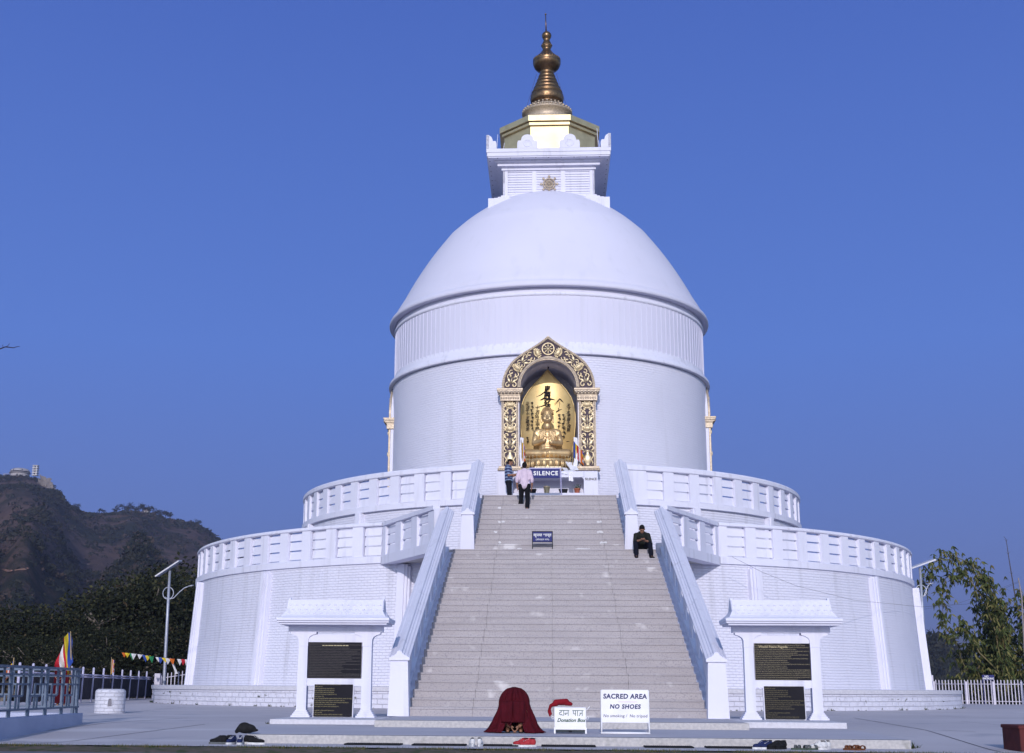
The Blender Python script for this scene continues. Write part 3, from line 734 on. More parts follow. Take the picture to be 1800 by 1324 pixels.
def niche_frame(P, ang):
    outer = resample(arch_path('out'), 60); inner = resample(arch_path('in'), 60)
    T = Matrix.Rotation(ang, 4, 'Z') @ Matrix.Translation((0, .40 if ang else 0, 0)); Y0, Y1 = -7.08, -6.45
    # white body
    b = MB(); b.M = T
    ribbon(b, outer, inner, Y0+.05, Y1)
    for s in (-1, 1):
        x0, x1 = sorted((s*1.10, s*1.77)); b.box(x0, x1, Y0+.05, Y1+.1, 7.05 if ang else 8.4, 11.8)
    fr = b.build('niche_frame', MT['plaster'], P)
    g = MB(); g.M = T; d = MB(); d.M = T; o_ = MB(); o_.M = T
    # dark field and roped edges
    ribbon(d, blend(outer, inner, .08), blend(outer, inner, .92), Y0+.03, Y0+.06)
    ribbon(g, outer, blend(outer, inner, .13), Y0-.02, Y0+.07); ribbon(g, blend(outer, inner, .86), [(x*.985, 11.86+(z-11.86)*.985) for x, z in inner], Y0-.02, Y0+.10)
    for pth, t in ((outer, .065), (outer, .93)):
        pp = resample(blend(outer, inner, t), 84)
        for i in range(84):
            x, z = pp[i]; x2, z2 = pp[i+1]; a = atan2(z2-z, x2-x)
            g.ell(((x+x2)/2, Y0-.02, (z+z2)/2), (.034, .022, .05), Matrix.Rotation(-a, 3, 'Y') @ Matrix.Rotation(.0, 3, 'X'), 6, 5)
    for s in (-1, 1):
        xa, xb = s*1.14, s*1.76; lo, hi = sorted((xa, xb))
        d.box(lo+.04, hi-.04, Y0+.03, Y0+.05, 8.8, 11.32)
        for xe in (lo+.035, hi-.035):
            g.box(xe-.045, xe+.045, Y0-.015, Y0+.06, 8.8, 11.32)
            for i in range(38): g.ell((xe, Y0-.017, 8.84+i*.066), (.034, .02, .038), None, 6, 5)
        # capital, impost and foot
        xc = (lo+hi)/2
        g.bbox(lo-.06, hi+.08, Y0-.10, Y0+.3, 11.31, 11.52, .01)
        for (w, z0, z1) in ((.39, 11.52, 11.57), (.43, 11.57, 11.64), (.47, 11.64, 11.70), (.49, 11.70, 11.77)): g.bbox(xc-w, xc+w, Y0-.12-(w-.39)*1.2, Y0+.34, z0, z1, .008)
        for i in range(7): g.ell((xc-.39+i*.13, Y0-.19, 11.63), (.055, .05, .06), None, 8, 6)
        for i in range(8): g.ell((xc-.32+i*.09, Y0-.10, 11.415), (.036, .03, .05), None, 6, 5)
        g.bbox(xc-.46, xc+.46, Y0-.14, Y0+.3, 8.66, 8.73, .008); g.bbox(xc-.42, xc+.42, Y0-.11, Y0+.3, 8.73, 8.81, .008)
        for i in range(12): g.ell((xc-.41+i*.075, Y0-.14, 8.705), (.032, .03, .035), None, 6, 5)
        # relief on the pilaster, bottom to top
        def L(z, f=1.): return Matrix.Translation((xc, Y0+.03, z)) @ Matrix.Scale(f, 4)
        prof = [(.0, 0), (.10, 0), (.06, .05), (.12, .12), (.15, .22), (.14, .33), (.07, .42), (.045, .48), (.08, .56), (.11, .58), (.0, .585)]
        vb = MB(); vb.lathe(prof, 16)
        o_.add([Vector(v)*1.0*Vector((1, 1, 1)).x if False else (xc+v[0], Y0+.03+v[1]*.45, 8.85+v[2]) for v in vb.v], vb.f, None, True)
        for sg in (-1, 1): o_.tube([(xc+sg*.09, Y0, 9.38), (xc+sg*.2, Y0, 9.34), (xc+sg*.21, Y0, 9.2), (xc+sg*.13, Y0, 9.08), (xc+sg*.19, Y0, 8.95), (xc+sg*.15, Y0, 8.88)], [.025, .028, .025, .022, .022, .015], 6)
        for (fn, z) in (('s2', 9.55), ('l', 9.72), ('s', 9.84), ('s2', 10.02), ('L', 10.25), ('s2', 10.42), ('l', 10.60), ('s', 10.70), ('s2', 10.86), ('s', 11.0), ('L', 11.16)):
            if fn == 's': scrollpair(o_, L(z), 1.18, 1)
            elif fn == 's2': scrollpair(o_, L(z), 1.05, -1)
            elif fn == 'l': leafpair(o_, L(z), 1.3)
            else: lotus(o_, L(z), 1.3)
    # relief following the arch
    mid = resample(blend(outer, inner, .5), 400)
    def at(fr_, s):
        i = int(fr_*399); x, z = mid[i]; x2, z2 = mid[min(i+3, 400)]; x1, z1 = mid[max(i-3, 0)]
        tx, tz = x2-x1, z2-z1; l = math.hypot(tx, tz); tx /= l; tz /= l
        if fr_ > .5: tx, tz = -tx, -tz
        return Matrix(((tz, 0, tx, x), (0, 1, 0, Y0+.03), (-tx, 0, tz, z), (0, 0, 0, 1)))
    for s in (0, 1):
        for (fn, q, k) in (('s', .028, 1.), ('l', .068, 1.), ('s2', .104, .95), ('s', .13, .9), ('L', .190, 1.25), ('s', .232, .8), ('l', .272, 1.), ('s2', .308, .9), ('s', .335, .9), ('L', .400, 1.2)):
            M = at(q if s == 0 else 1-q, 1)
            if fn == 's': scrollpair(o_, M, k, 1)
            elif fn == 's2': scrollpair(o_, M, k, -1)
            elif fn == 'l': leafpair(o_, M, k)
            else: lotus(o_, M, k)
    M0 = o_.M.copy(); o_.M = T @ Matrix.Translation((0, Y0-.0, 13.345)) @ Matrix.Rotation(pi/2, 4, 'X'); wheel(o_, .225, 8, .026); o_.M = M0
    g.build('roped_trim', MT['goldtrim'], fr); d.build('dark_panel', MT['dark'], fr); o_.build('relief', MT['gold'], fr)
    if ang == 0:
        # the recess behind
        b = MB(); n = 60; sec = [(-1.08, 8.4)]+inner+[(1.08, 8.4)]
        v = [(x, Y1-.3, z) for x, z in sec]+[(x, -4.6, z) for x, z in sec]; m = len(sec)
        b.add(v, [(i, i+1, m+i+1, m+i) for i in range(m-1)]+[tuple(range(m, 2*m))[::-1]])
        b.add([(-1.08, -7, 8.45), (1.08, -7, 8.45), (1.08, -4.6, 8.45), (-1.08, -4.6, 8.45)], [(0, 1, 2, 3)])
        b.build('niche_recess', MT['plaster'], fr)
        b = MB(); b.tube([(0, -5.9, 12.93), (0, -5.9, 12.86)], .03, 8); b.build('ceiling_lamp', MT['dark'], fr)
for a in (0, pi/2, -pi/2): niche_frame(PG, a)

# ================================================================== altar, backplate, statue
def polyline(b, pts, w0, w1, y, n=10):
    # a brush stroke: flat tapering ribbon with rounded belly, in the XZ plane
    P_ = [Vector((p[0], 0, p[1])) for p in pts]
    pts2 = []
    for i in range(len(P_)-1):
        for k in range(4): pts2.append(P_[i].lerp(P_[i+1], k/4))
    pts2.append(P_[-1]); m = len(pts2); v = []
    for i, p in enumerate(pts2):
        t = (pts2[min(i+1, m-1)]-pts2[max(i-1, 0)]).normalized(); nn = Vector((-t.z, 0, t.x)); u = i/(m-1)
        w = (w0+(w1-w0)*u)*(.55+.45*sin(pi*min(1, u*1.1+.12)))
        v += [(p.x+nn.x*w, y, p.z+nn.z*w), (p.x-nn.x*w, y, p.z-nn.z*w)]
    b.add(v, [(2*i, 2*i+2, 2*i+3, 2*i+1) for i in range(m-1)])
def shrine():
    # altar block
    al = thing('altar', 'long white altar with an open shelf, in front of the golden statue', 'altar', (0, 0, 0))
    b = MB(); b.box(-1.86, -1.30, -8.4, -6.6, 7.05, 8.42); b.box(1.26, 1.76, -8.4, -6.6, 7.05, 8.42); b.box(-1.31, 1.27, -8.4, -6.6, 8.20, 8.42)
    b.box(-1.31, 1.27, -8.4, -6.6, 7.05, 7.63); b.box(-1.31, 1.27, -7.6, -6.6, 7.6, 8.3)
    for s, x in ((1, -1.30), (-1, 1.26)):                     # rounded upper corners
        b.prism([(x, 8.21), (x, 8.09)]+[(x+s*.11*(1-cos(a)), 8.09+.11*sin(a)) for a in [pi/2*i/5 for i in range(1, 6)]]+[(x+s*.11, 8.21)], -8.4, -7.6, 'y')
    b.build('counter', MT['plaster'], al)
    text('SILENCE', .12, MT['black'], al, tm(1.51, -8.412, 8.13), bold=.0, sp=.95, ext=.008)
    # lace cloth and gilded plaque round the pedestal
    lc = mat('white_lace_cloth', (.66, .65, .68), .9, col2=(.42, .40, .44), nscale=26, var=.5, bump=.01, bscale=40)
    b = MB(); n = 90
    v = []
    for i in range(n+1):
        a = -pi*.42+pi*.84*i/n; r = 1.0+.02*sin(a*38)
        for z, k in ((8.78, 1.), (8.62, 1.01), (8.45, 1.03)): v.append((r*k*sin(a)*1.0, -6.55-.62*cos(a)*k, z))
    b.add(v, [(3*i+j, 3*i+3+j, 3*i+4+j, 3*i+1+j) for i in range(n) for j in (0, 1)], None, True)
    o = b.build('altar_cloth', lc); tag(o, 'white lace cloth wrapped round the foot of the golden lotus seat', 'cloth')
    gp = mat('gilt_brocade', (.82, .72, .48), .5, .3, col2=(.55, .47, .33), nscale=30, var=.6, bump=.01, bscale=40)
    b = MB(); b.bbox(-.53, .46, -7.30, -7.25, 8.56, 8.79, .01); o = b.build('brocade_panel', gp); tag(o, 'pale gold brocade panel hung under the lotus seat', 'panel')
    # khata scarves
    sc = mat('white_silk_scarf', (.78, .78, .84), .7, col2=(.66, .66, .74), nscale=9)
    def scarf(pts, w, lab):
        b = MB(); v = []; m = 24; P_ = [Vector(p) for p in pts]
        def q(t):
            t *= len(P_)-1; i = min(int(t), len(P_)-2); return P_[i].lerp(P_[i+1], t-i)
        for i in range(m+1):
            p = q(i/m)
            for j in range(7):
                u = (j/6-.5)*w; v.append((p.x+u, p.y-.03*sin(j*2.1+i*.4), p.z+.012*sin(i*1.3+j)))
        b.add(v, [(7*i+j, 7*i+j+1, 7*i+8+j, 7*i+7+j) for i in range(m) for j in range(6)], None, True)
        o = b.build('ceremonial_scarf', sc); tag(o, lab, 'scarf'); return o
    scarf([(.55, -7.2, 8.75), (.72, -7.9, 8.46), (.78, -8.43, 8.40), (.80, -8.46, 8.05)], .16, 'white silk scarf hanging over the altar edge right of the blue board')
    scarf([(.75, -7.0, 9.0), (.95, -7.6, 8.6), (.62, -8.2, 8.45), (.52, -8.43, 8.32)], .30, 'rumpled white silk scarf lying on the altar top beside the lotus seat')
    scarf([(1.0, -7.15, 9.9), (1.04, -7.2, 9.3), (.98, -7.3, 8.75)], .14, 'white silk scarf hanging beside the flag right of the golden statue')
    scarf([(-1.0, -7.15, 9.9), (-1.03, -7.2, 9.3), (-.98, -7.3, 8.75)], .13, 'white silk scarf hanging beside the flag left of the golden statue')
    # mandorla backplate
    half = [(0, 12.90), (.10, 12.78), (.28, 12.56), (.50, 12.33), (.72, 12.05), (.90, 11.74), (1.01, 11.40), (1.055, 11.05), (1.05, 10.6), (1.0, 10.1), (.93, 9.65), (.84, 9.25), (.7, 8.9)]
    mp = thing('backplate', 'leaf shaped golden backplate with black brush writing behind the seated statue', 'backplate', (-.03, 0, 0))
    b = MB(); n = 14
    v = []
    for (x, z) in half:
        for i in range(2*n+1):
            u = -1+i/n; v.append((u*x, -5.55-.30*abs(u*x/1.05)**2.2, z))
    m = 2*n+1; b.add(v, [(k*m+i, k*m+i+1, (k+1)*m+i+1, (k+1)*m+i) for k in range(len(half)-1) for i in range(2*n)][::1], None, True)
    b.tube([(x*s, -5.56-.30*(x/1.05)**2.2, z) for s in (-1,) for x, z in half[::-1]]+[(x, -5.56-.30*(x/1.05)**2.2, z) for x, z in half[1:]], .03, 6)
    b.build('leaf_plate', MT['mandorla'], mp)
    # brush calligraphy: one large central column and flanking smaller columns
    ink = MB(); Yk = lambda x: -5.60-.32*abs(x/1.05)**2.2
    def st(pts, w0, w1): polyline(ink, pts, w0, w1, Yk(pts[0][0]))
    def glyph(cx, cz, s, seed, nstroke=6):
        q = random.Random(seed); w = .013+.020*s
        st([(cx-.42*s, cz+q.uniform(.15, .4)*s), (cx, cz+q.uniform(.25, .42)*s), (cx+.42*s, cz+q.uniform(.2, .4)*s)], w, w*.8)
        st([(cx+q.uniform(-.1, .1)*s, cz+.55*s), (cx+q.uniform(-.06, .06)*s, cz), (cx+q.uniform(-.1, .1)*s, cz-.5*s)], w*1.1, w*.7)
        for i in range(nstroke-2):
            a = q.uniform(-.5, .5); x, z = cx+q.uniform(-.32, .32)*s, cz+q.uniform(-.42, .3)*s; l = q.uniform(.2, .5)*s
            if q.random() < .5: a += pi/2*.8
            st([(x, z), (x+l*.6*cos(a), z-l*.6*abs(sin(a))-.02*s), (x+l*cos(a), z-l*sin(a)*.9+.05*s)], w*.9, w*.35)
    z = 12.18
    st([(-.10, 12.02), (-.28, 11.88), (-.46, 11.80)], .02, .006); st([(-.10, 11.78), (-.24, 11.70), (-.30, 11.68)], .03, .01); st([(-.05, 11.73), (.15, 11.72), (.28, 11.69)], .03, .015)
    st([(-.05, 11.52), (-.22, 11.44), (-.40, 11.40)], .022, .01); st([(-.2, 11.32), (.1, 11.31), (.26, 11.26)], .028, .012)
    st([(.47, 11.72), (.36, 11.60), (.26, 11.50)], .015, .012); st([(.47, 11.72), (.56, 11.62), (.62, 11.56)], .02, .01); st([(.46, 11.6), (.46, 11.38)], .010, .008)
    st([(.32, 11.20), (.45, 11.28), (.56, 11.30)], .02, .014); st([(.42, 11.36), (.42, 11.22)], .016, .012)
    for (x, z0, z1, s, sd) in ((-.60, 11.52, 10.5, .13, 60), (.44, 11.05, 10.5, .13, 120), (.61, 11.02, 10.15, .15, 150)):
        z = z0; k = 0
        while z > z1: glyph(x+.02*sin(k*2), z, s, sd+k, 5); z -= s*1.12; k += 1
    glyph(-.78, 10.12, .13, 77); glyph(-.77, 9.98, .12, 78); st([(.70, 10.02), (.84, 10.02)], .010, .012)
    ink.build('brush_writing', MT['black'], mp)
    for k, ch in enumerate('南無妙法蓮'): text(ch, (.23, .27, .27, .26, .26)[k], MT['black'], mp, tm(-.02, -5.60, 12.13-.235*k), shear=.12, bold=.007, ext=.004)
    for (x, z, chs, s) in ((-.78, 11.50, '正法千年王道安全', .145), (.79, 11.42, '天下太平国土成就', .14), (-.41, 11.36, '十方仏土中唯有', .17)):
        for k, ch in enumerate(chs): text(ch, s, MT['black'], mp, tm(x+.012*sin(k*2.3), Yk(x)-.006, z-k*s*.98), shear=.2, bold=.003, ext=.003)
    # white bulb seen beside the top characters
    # lotus seat
    ls = thing('lotus_seat', 'golden lotus pedestal with a ring of upright petals carrying the seated statue', 'pedestal', (-.05, -6.42, 0))
    b = MB(); b.lathe([(0, 8.62), (.86, 8.58), (.88, 8.68), (.78, 8.76), (.70, 8.84), (.80, 8.94), (.85, 9.04), (.83, 9.12), (0, 9.13)], 48); b.build('drum', MT['statue'], ls)
    for i in range(20):
        a = 2*pi*(i+.5)/20; b = MB(); b.ell((.81*sin(a), -.81*cos(a), 8.95), (.110, .05, .18), Matrix.Rotation(a, 3, 'Z'), 10, 8); b.ell((.85*sin(a), -.85*cos(a), 8.93), (.065, .035, .12), Matrix.Rotation(a, 3, 'Z'), 8, 6); b.build('petal', MT['statue'], ls)
    b = MB()
    for i in range(22):
        a = -pi*.55+pi*1.1*i/21; x, y = .99*sin(a), -.99*cos(a); b.tube([(x, y, 8.62), (x, y, 9.16)], .009, 5); b.ell((x, y, 9.19), .022, None, 6, 5)
    for z in (9.06, 8.68): b.tube([(.99*sin(-pi*.55+pi*1.1*i/40), -.99*cos(-pi*.55+pi*1.1*i/40), z) for i in range(41)], .010, 5)
    b.build('little_railing', MT['goldleaf'], ls)
    # the statue: one continuous body
    S = thing('statue', 'golden seated figure in robes with hands raised before the chest, on a lotus seat', 'statue', (-.05, -6.50, 9.20))
    E_ = [el((0, .02, .30), (.33, .24, .30)), el((0, .03, .58), (.37, .23, .36)), el((0, .04, .86), (.40, .19, .22)), cap((-.34, .05, .98), .125, (.34, .05, .98), .125),
          cap((0, .03, 1.05), .12, (0, .02, 1.28), .10), cap((-.40, .05, .94), .14, (-.475, -.02, .58), .125), cap((.40, .05, .94), .14, (.475, -.02, .58), .125),
          cap((-.47, -.03, .56), .12, (-.13, -.32, .62), .075), cap((.47, -.03, .56), .12, (.16, -.32, .54), .075),
          cap((-.28, .02, .16), .19, (-.76, -.14, .17), .17), cap((.28, .02, .16), .19, (.76, -.14, .17), .17),
          cap((-.76, -.18, .16), .16, (-.08, -.42, .13), .12), cap((.76, -.18, .16), .16, (.08, -.42, .15), .12), el((0, -.25, .06), (.55, .22, .09)), el((0, -.2, .22), (.22, .16, .12))]
    for s, (hx, hz) in ((-1, (-.09, .67)), (1, (.11, .58))):
        E_ += [el((hx, -.36, hz), (.055, .04, .065))]
        for k in range(4): E_.append(cap((hx+s*(.035-.022*k), -.37, hz+.04), .019, (hx+s*(.03-.02*k)-s*.03*(s > 0), -.40, hz+.13-.012*abs(k-1)), .013))
        E_.append(cap((hx-s*.04, -.37, hz), .019, (hx-s*.055, -.41, hz+.07), .014))
    for s in (-1, 1):                                        # robe folds on shoulders, arms and lap
        for k in range(6): E_.append(cap((s*(.10+.05*k), -.14+.015*k, 1.04-.02*k), .018, (s*(.02+.05*k), -.215+.01*k, .72-.04*k), .014))
        for k in range(5): E_.append(cap((s*(.50), -.08, .88-.07*k), .016, (s*(.36), -.17, .80-.06*k), .012))
        for k in range(4): E_.append(cap((s*(.75-.13*k), -.31+.02*k, .10), .016, (s*(.60-.16*k), -.20-.03*k, .24), .012))
    S_b = blob('figure_body', E_, .014, MT['statue'], S, 3)
    H = [el((0, 0, 0), (.148, .165, .19)), el((0, -.03, -.09), (.115, .13, .115)), el((0, .02, .13), (.155, .165, .12)), el((0, .03, .235), (.085, .09, .070)), cap((0, -.155, .04), .016, (0, -.185, -.045), .028),
         el((0, -.155, -.105), (.042, .02, .014)), el((0, -.148, -.128), (.034, .02, .012)), cap((0, .02, -.15), .09, (0, .02, -.28), .11)]
    for s in (-1, 1):
        H += [cap((s*.150, 0, .03), .022, (s*.158, -.005, -.15), .024), el((s*.058, -.138, .015), (.036, .018, .013)), cap((s*.02, -.160, .058), .010, (s*.10, -.135, .062), .008), el((s*.07, -.10, -.06), (.05, .05, .05))]
    hd = blob('head', H, .010, MT['statue'], S, 2)
    b = MB(); rr = random.Random(5)                            # curls
    for j in range(7):
        z = .095+j*.032; r = [.166, .162, .154, .140, .120, .100, .085][j]
        for i in range(20): 
            a = 2*pi*(i+.5*(j % 2))/20
            if j == 0 and cos(a) > .55: continue
            b.ell((r*sin(a), .02-r*cos(a), z), .017, None, 6, 4)
    for j in range(4):
        for i in range(9): a = 2*pi*i/9+j; r = .07*cos(j*.42); b.ell((r*sin(a), .03-r*cos(a), .245+.06*sin(j*.42)+.0), .015, None, 6, 4)
    cu = b.build('curls', MT['statue'], hd)
    hd.location = (0, -.06, 1.50); hd.scale = (1.42, 1.35, 1.22)
    S.scale = (1.0, 1.0, 1.06)
shrine()
# ================================================================== notice boards
MT['plaque'] = None
def text_rows(name, rows, dens, thr, gold):
    # polished black stone with rows of fine engraved gilt script
    m = mat(name, (.018, .017, .022), .35, col2=(.012, .012, .016), nscale=2)
    nt = m.node_tree; L = nt.links.new; b = nt.nodes['Principled BSDF']
    tc = _nn(nt, 'ShaderNodeTexCoord'); sp = _nn(nt, 'ShaderNodeSeparateXYZ'); L(tc.outputs['Object'], sp.inputs[0])
    def mt(op, a, c):
        n = _nn(nt, 'ShaderNodeMath', operation=op)
        for i, q in ((0, a), (1, c)):
            if isinstance(q, (int, float)): n.inputs[i].default_value = q
            else: L(q, n.inputs[i])
        return n.outputs[0]
    fr = mt('FRACT', mt('MULTIPLY', sp.outputs['Z'], rows), 0); row = mt('FLOOR', mt('MULTIPLY', sp.outputs['Z'], rows), 0)
    band = mt('LESS_THAN', mt('ABSOLUTE', mt('SUBTRACT', fr, .5), 0), .24)
    cv = _nn(nt, 'ShaderNodeCombineXYZ'); L(mt('MULTIPLY', sp.outputs['X'], dens), cv.inputs[0]); L(mt('MULTIPLY', sp.outputs['Z'], rows*5), cv.inputs[2]); L(row, cv.inputs[1])
    n = _nn(nt, 'ShaderNodeTexNoise'); n.inputs['Scale'].default_value = 1.; n.inputs['Detail'].default_value = 2; L(cv.outputs[0], n.inputs['Vector'])
    ink = mt('GREATER_THAN', n.outputs['Fac'], .53)
    # ragged line ends
    cw = _nn(nt, 'ShaderNodeCombineXYZ'); L(row, cw.inputs[0]); wn = _nn(nt, 'ShaderNodeTexWhiteNoise'); L(cw.outputs[0], wn.inputs[0])
    xr = mt('LESS_THAN', sp.outputs['X'], mt('ADD', mt('MULTIPLY', wn.outputs['Value'], .9), thr))
    f = mt('MULTIPLY', mt('MULTIPLY', band, ink), xr)
    mx = _nn(nt, 'ShaderNodeMix', data_type='RGBA'); L(f, mx.inputs[0]); old = b.inputs['Base Color'].links[0].from_socket
    L(old, mx.inputs[6]); mx.inputs[7].default_value = gold+(1,); L(mx.outputs[2], b.inputs['Base Color'])
    return m
PLQ = [text_rows('engraved_stone_nepali', 34, 130, .1, (.12, .11, .105)), text_rows('engraved_stone_names', 28, 90, -.35, (.24, .21, .11)),
       text_rows('engraved_stone_english', 30, 110, .05, (.27, .235, .15)), text_rows('engraved_stone_donors', 28, 95, -.30, (.15, .13, .075))]
def notice_board(xc, zoff, label, side, mats):
    t = thing('notice_board', label, 'notice board', (xc, -29.2, .212+zoff), 0, 'roofed notice boards beside the stairs', 1.049)
    W = MT['plaster']
    # roof: concave slopes to a ridge, moulded eave with kicked-up corners
    b = MB()
    sec = [(-.47, 1.79), (-.42, 1.81), (-.36, 1.85), (-.28, 1.94), (-.20, 2.06), (-.15, 2.135), (.15, 2.135), (.20, 2.06), (.28, 1.94), (.36, 1.85), (.42, 1.81), (.47, 1.79)]
    n = len(sec); v = []
    for s in (-1, 1):
        for (y, z) in sec: v.append((s*(.895 if abs(y) < .37 else .895+(abs(y)-.36)*1.3), y, z))
    b.add(v, [tuple(range(n)), tuple(range(n, 2*n))[::-1]]+[(i, n+i, n+i+1, i+1) for i in range(n-1)]+[(n-1, 2*n-1, n, 0)])
    rf = b.build('roof', W, t)
    b = MB()                                               # tile nibs
    for r_, (y, z) in enumerate(((-.34, 1.875), (-.28, 1.945), (-.22, 2.03))):
        for i in range(15): b.ell((-.84+.12*i+.06*(r_ % 2), y, z), (.028, .02, .014), None, 6, 5)
    for s in (-1, 1): b.prism([(-.34, 1.86), (-.06, 2.175), (-.02, 2.175), (.30, 1.86)], s*.885-.02, s*.885+.02, 'x')
    b.build('gable_end', W, rf)
    b = MB(); b.bbox(-1.05, 1.05, -.49, .49, 1.735, 1.79, .008); b.bbox(-1.04, 1.04, -.46, .46, 1.70, 1.74, .006); b.bbox(-1.0, 1.0, -.42, .42, 1.665, 1.702, .006)
    b.build('eave', W, rf)
    b = MB(); b.bbox(-.885, .885, -.10, .10, 1.545, 1.668, .006); b.build('beam', W, t)
    b = MB(); b.box(-.56, .56, -.06, .06, 1.36, 1.50); b.box(-.50, .50, -.05, .05, .70, 1.37); b.box(-.62, .62, -.07, .07, .565, .70); b.build('wall_panel', W, t)
    for s in (-1, 1):
        b = MB(); x = s*.60
        b.add([(x-.092, -.09, .12), (x+.092, -.09, .12), (x+.092, .09, .12), (x-.092, .09, .12), (x-.085, -.085, 1.3), (x+.085, -.085, 1.3), (x+.085, .085, 1.3), (x-.085, .085, 1.3)],
              [(0, 3, 2, 1), (4, 5, 6, 7), (0, 1, 5, 4), (1, 2, 6, 5), (2, 3, 7, 6), (3, 0, 4, 7)])
        # flared bracket head
        hp = [(-.088, 1.30), (-.090, 1.40), (-.11, 1.45), (-.17, 1.49), (-.24, 1.51), (-.24, 1.545), (.24, 1.545), (.24, 1.51), (.17, 1.49), (.11, 1.45), (.090, 1.40), (.088, 1.30)]
        b.prism([(x+p, z) for p, z in hp][::-1], -.09, .09, 'y')
        for (w, z0, z1) in ((.178, 0, .035), (.155, .035, .068), (.132, .068, .10), (.112, .10, .13)): b.bbox(x-w, x+w, -w*.9, w*.9, z0, z1, .004)
        b.bbox(x-.092, x+.092, -.092, .092, 1.285, 1.30, .002)
        b.build('post', W, t)
    b = MB(); b.bbox(-.495, .495, -.085, -.06, .705, 1.355, .003); p = b.build('upper_plaque', mats[0], t)
    b = MB(); b.M = Matrix.Translation((0, -.16, 0)) @ Matrix.Rotation(radians(-4), 4, 'X')
    b.bbox(-.355, .355, 0, .045, .02, .595, .003); p2 = b.build('lower_plaque', mats[1], t)
    b = MB(); b.M = Matrix.Translation((0, -.16, 0)) @ Matrix.Rotation(radians(-4), 4, 'X'); b.bbox(-.375, .375, .046, .10, .0, .60, .003); b.build('plaque_backing', W, t)
    if side > 0:
        text('World Peace Pagoda', .062, MT['text_gold'], p, tm(-.16, -.087, 1.295), name='lettering', ext=.001)
    else:
        b = MB()
        for i in range(9): b.box(-.24+.055*i, -.20+.055*i+.004*(i % 3), -.087, -.085, 1.292, 1.304)
        b.build('heading', MT['text_gold'], p)
    return t
notice_board(-4.19, 0, 'roofed white notice board with black stone plaques left of the staircase', -1, PLQ[0:2])
notice_board(4.44, .02, 'roofed white notice board with black stone plaques right of the staircase', 1, PLQ[2:4])

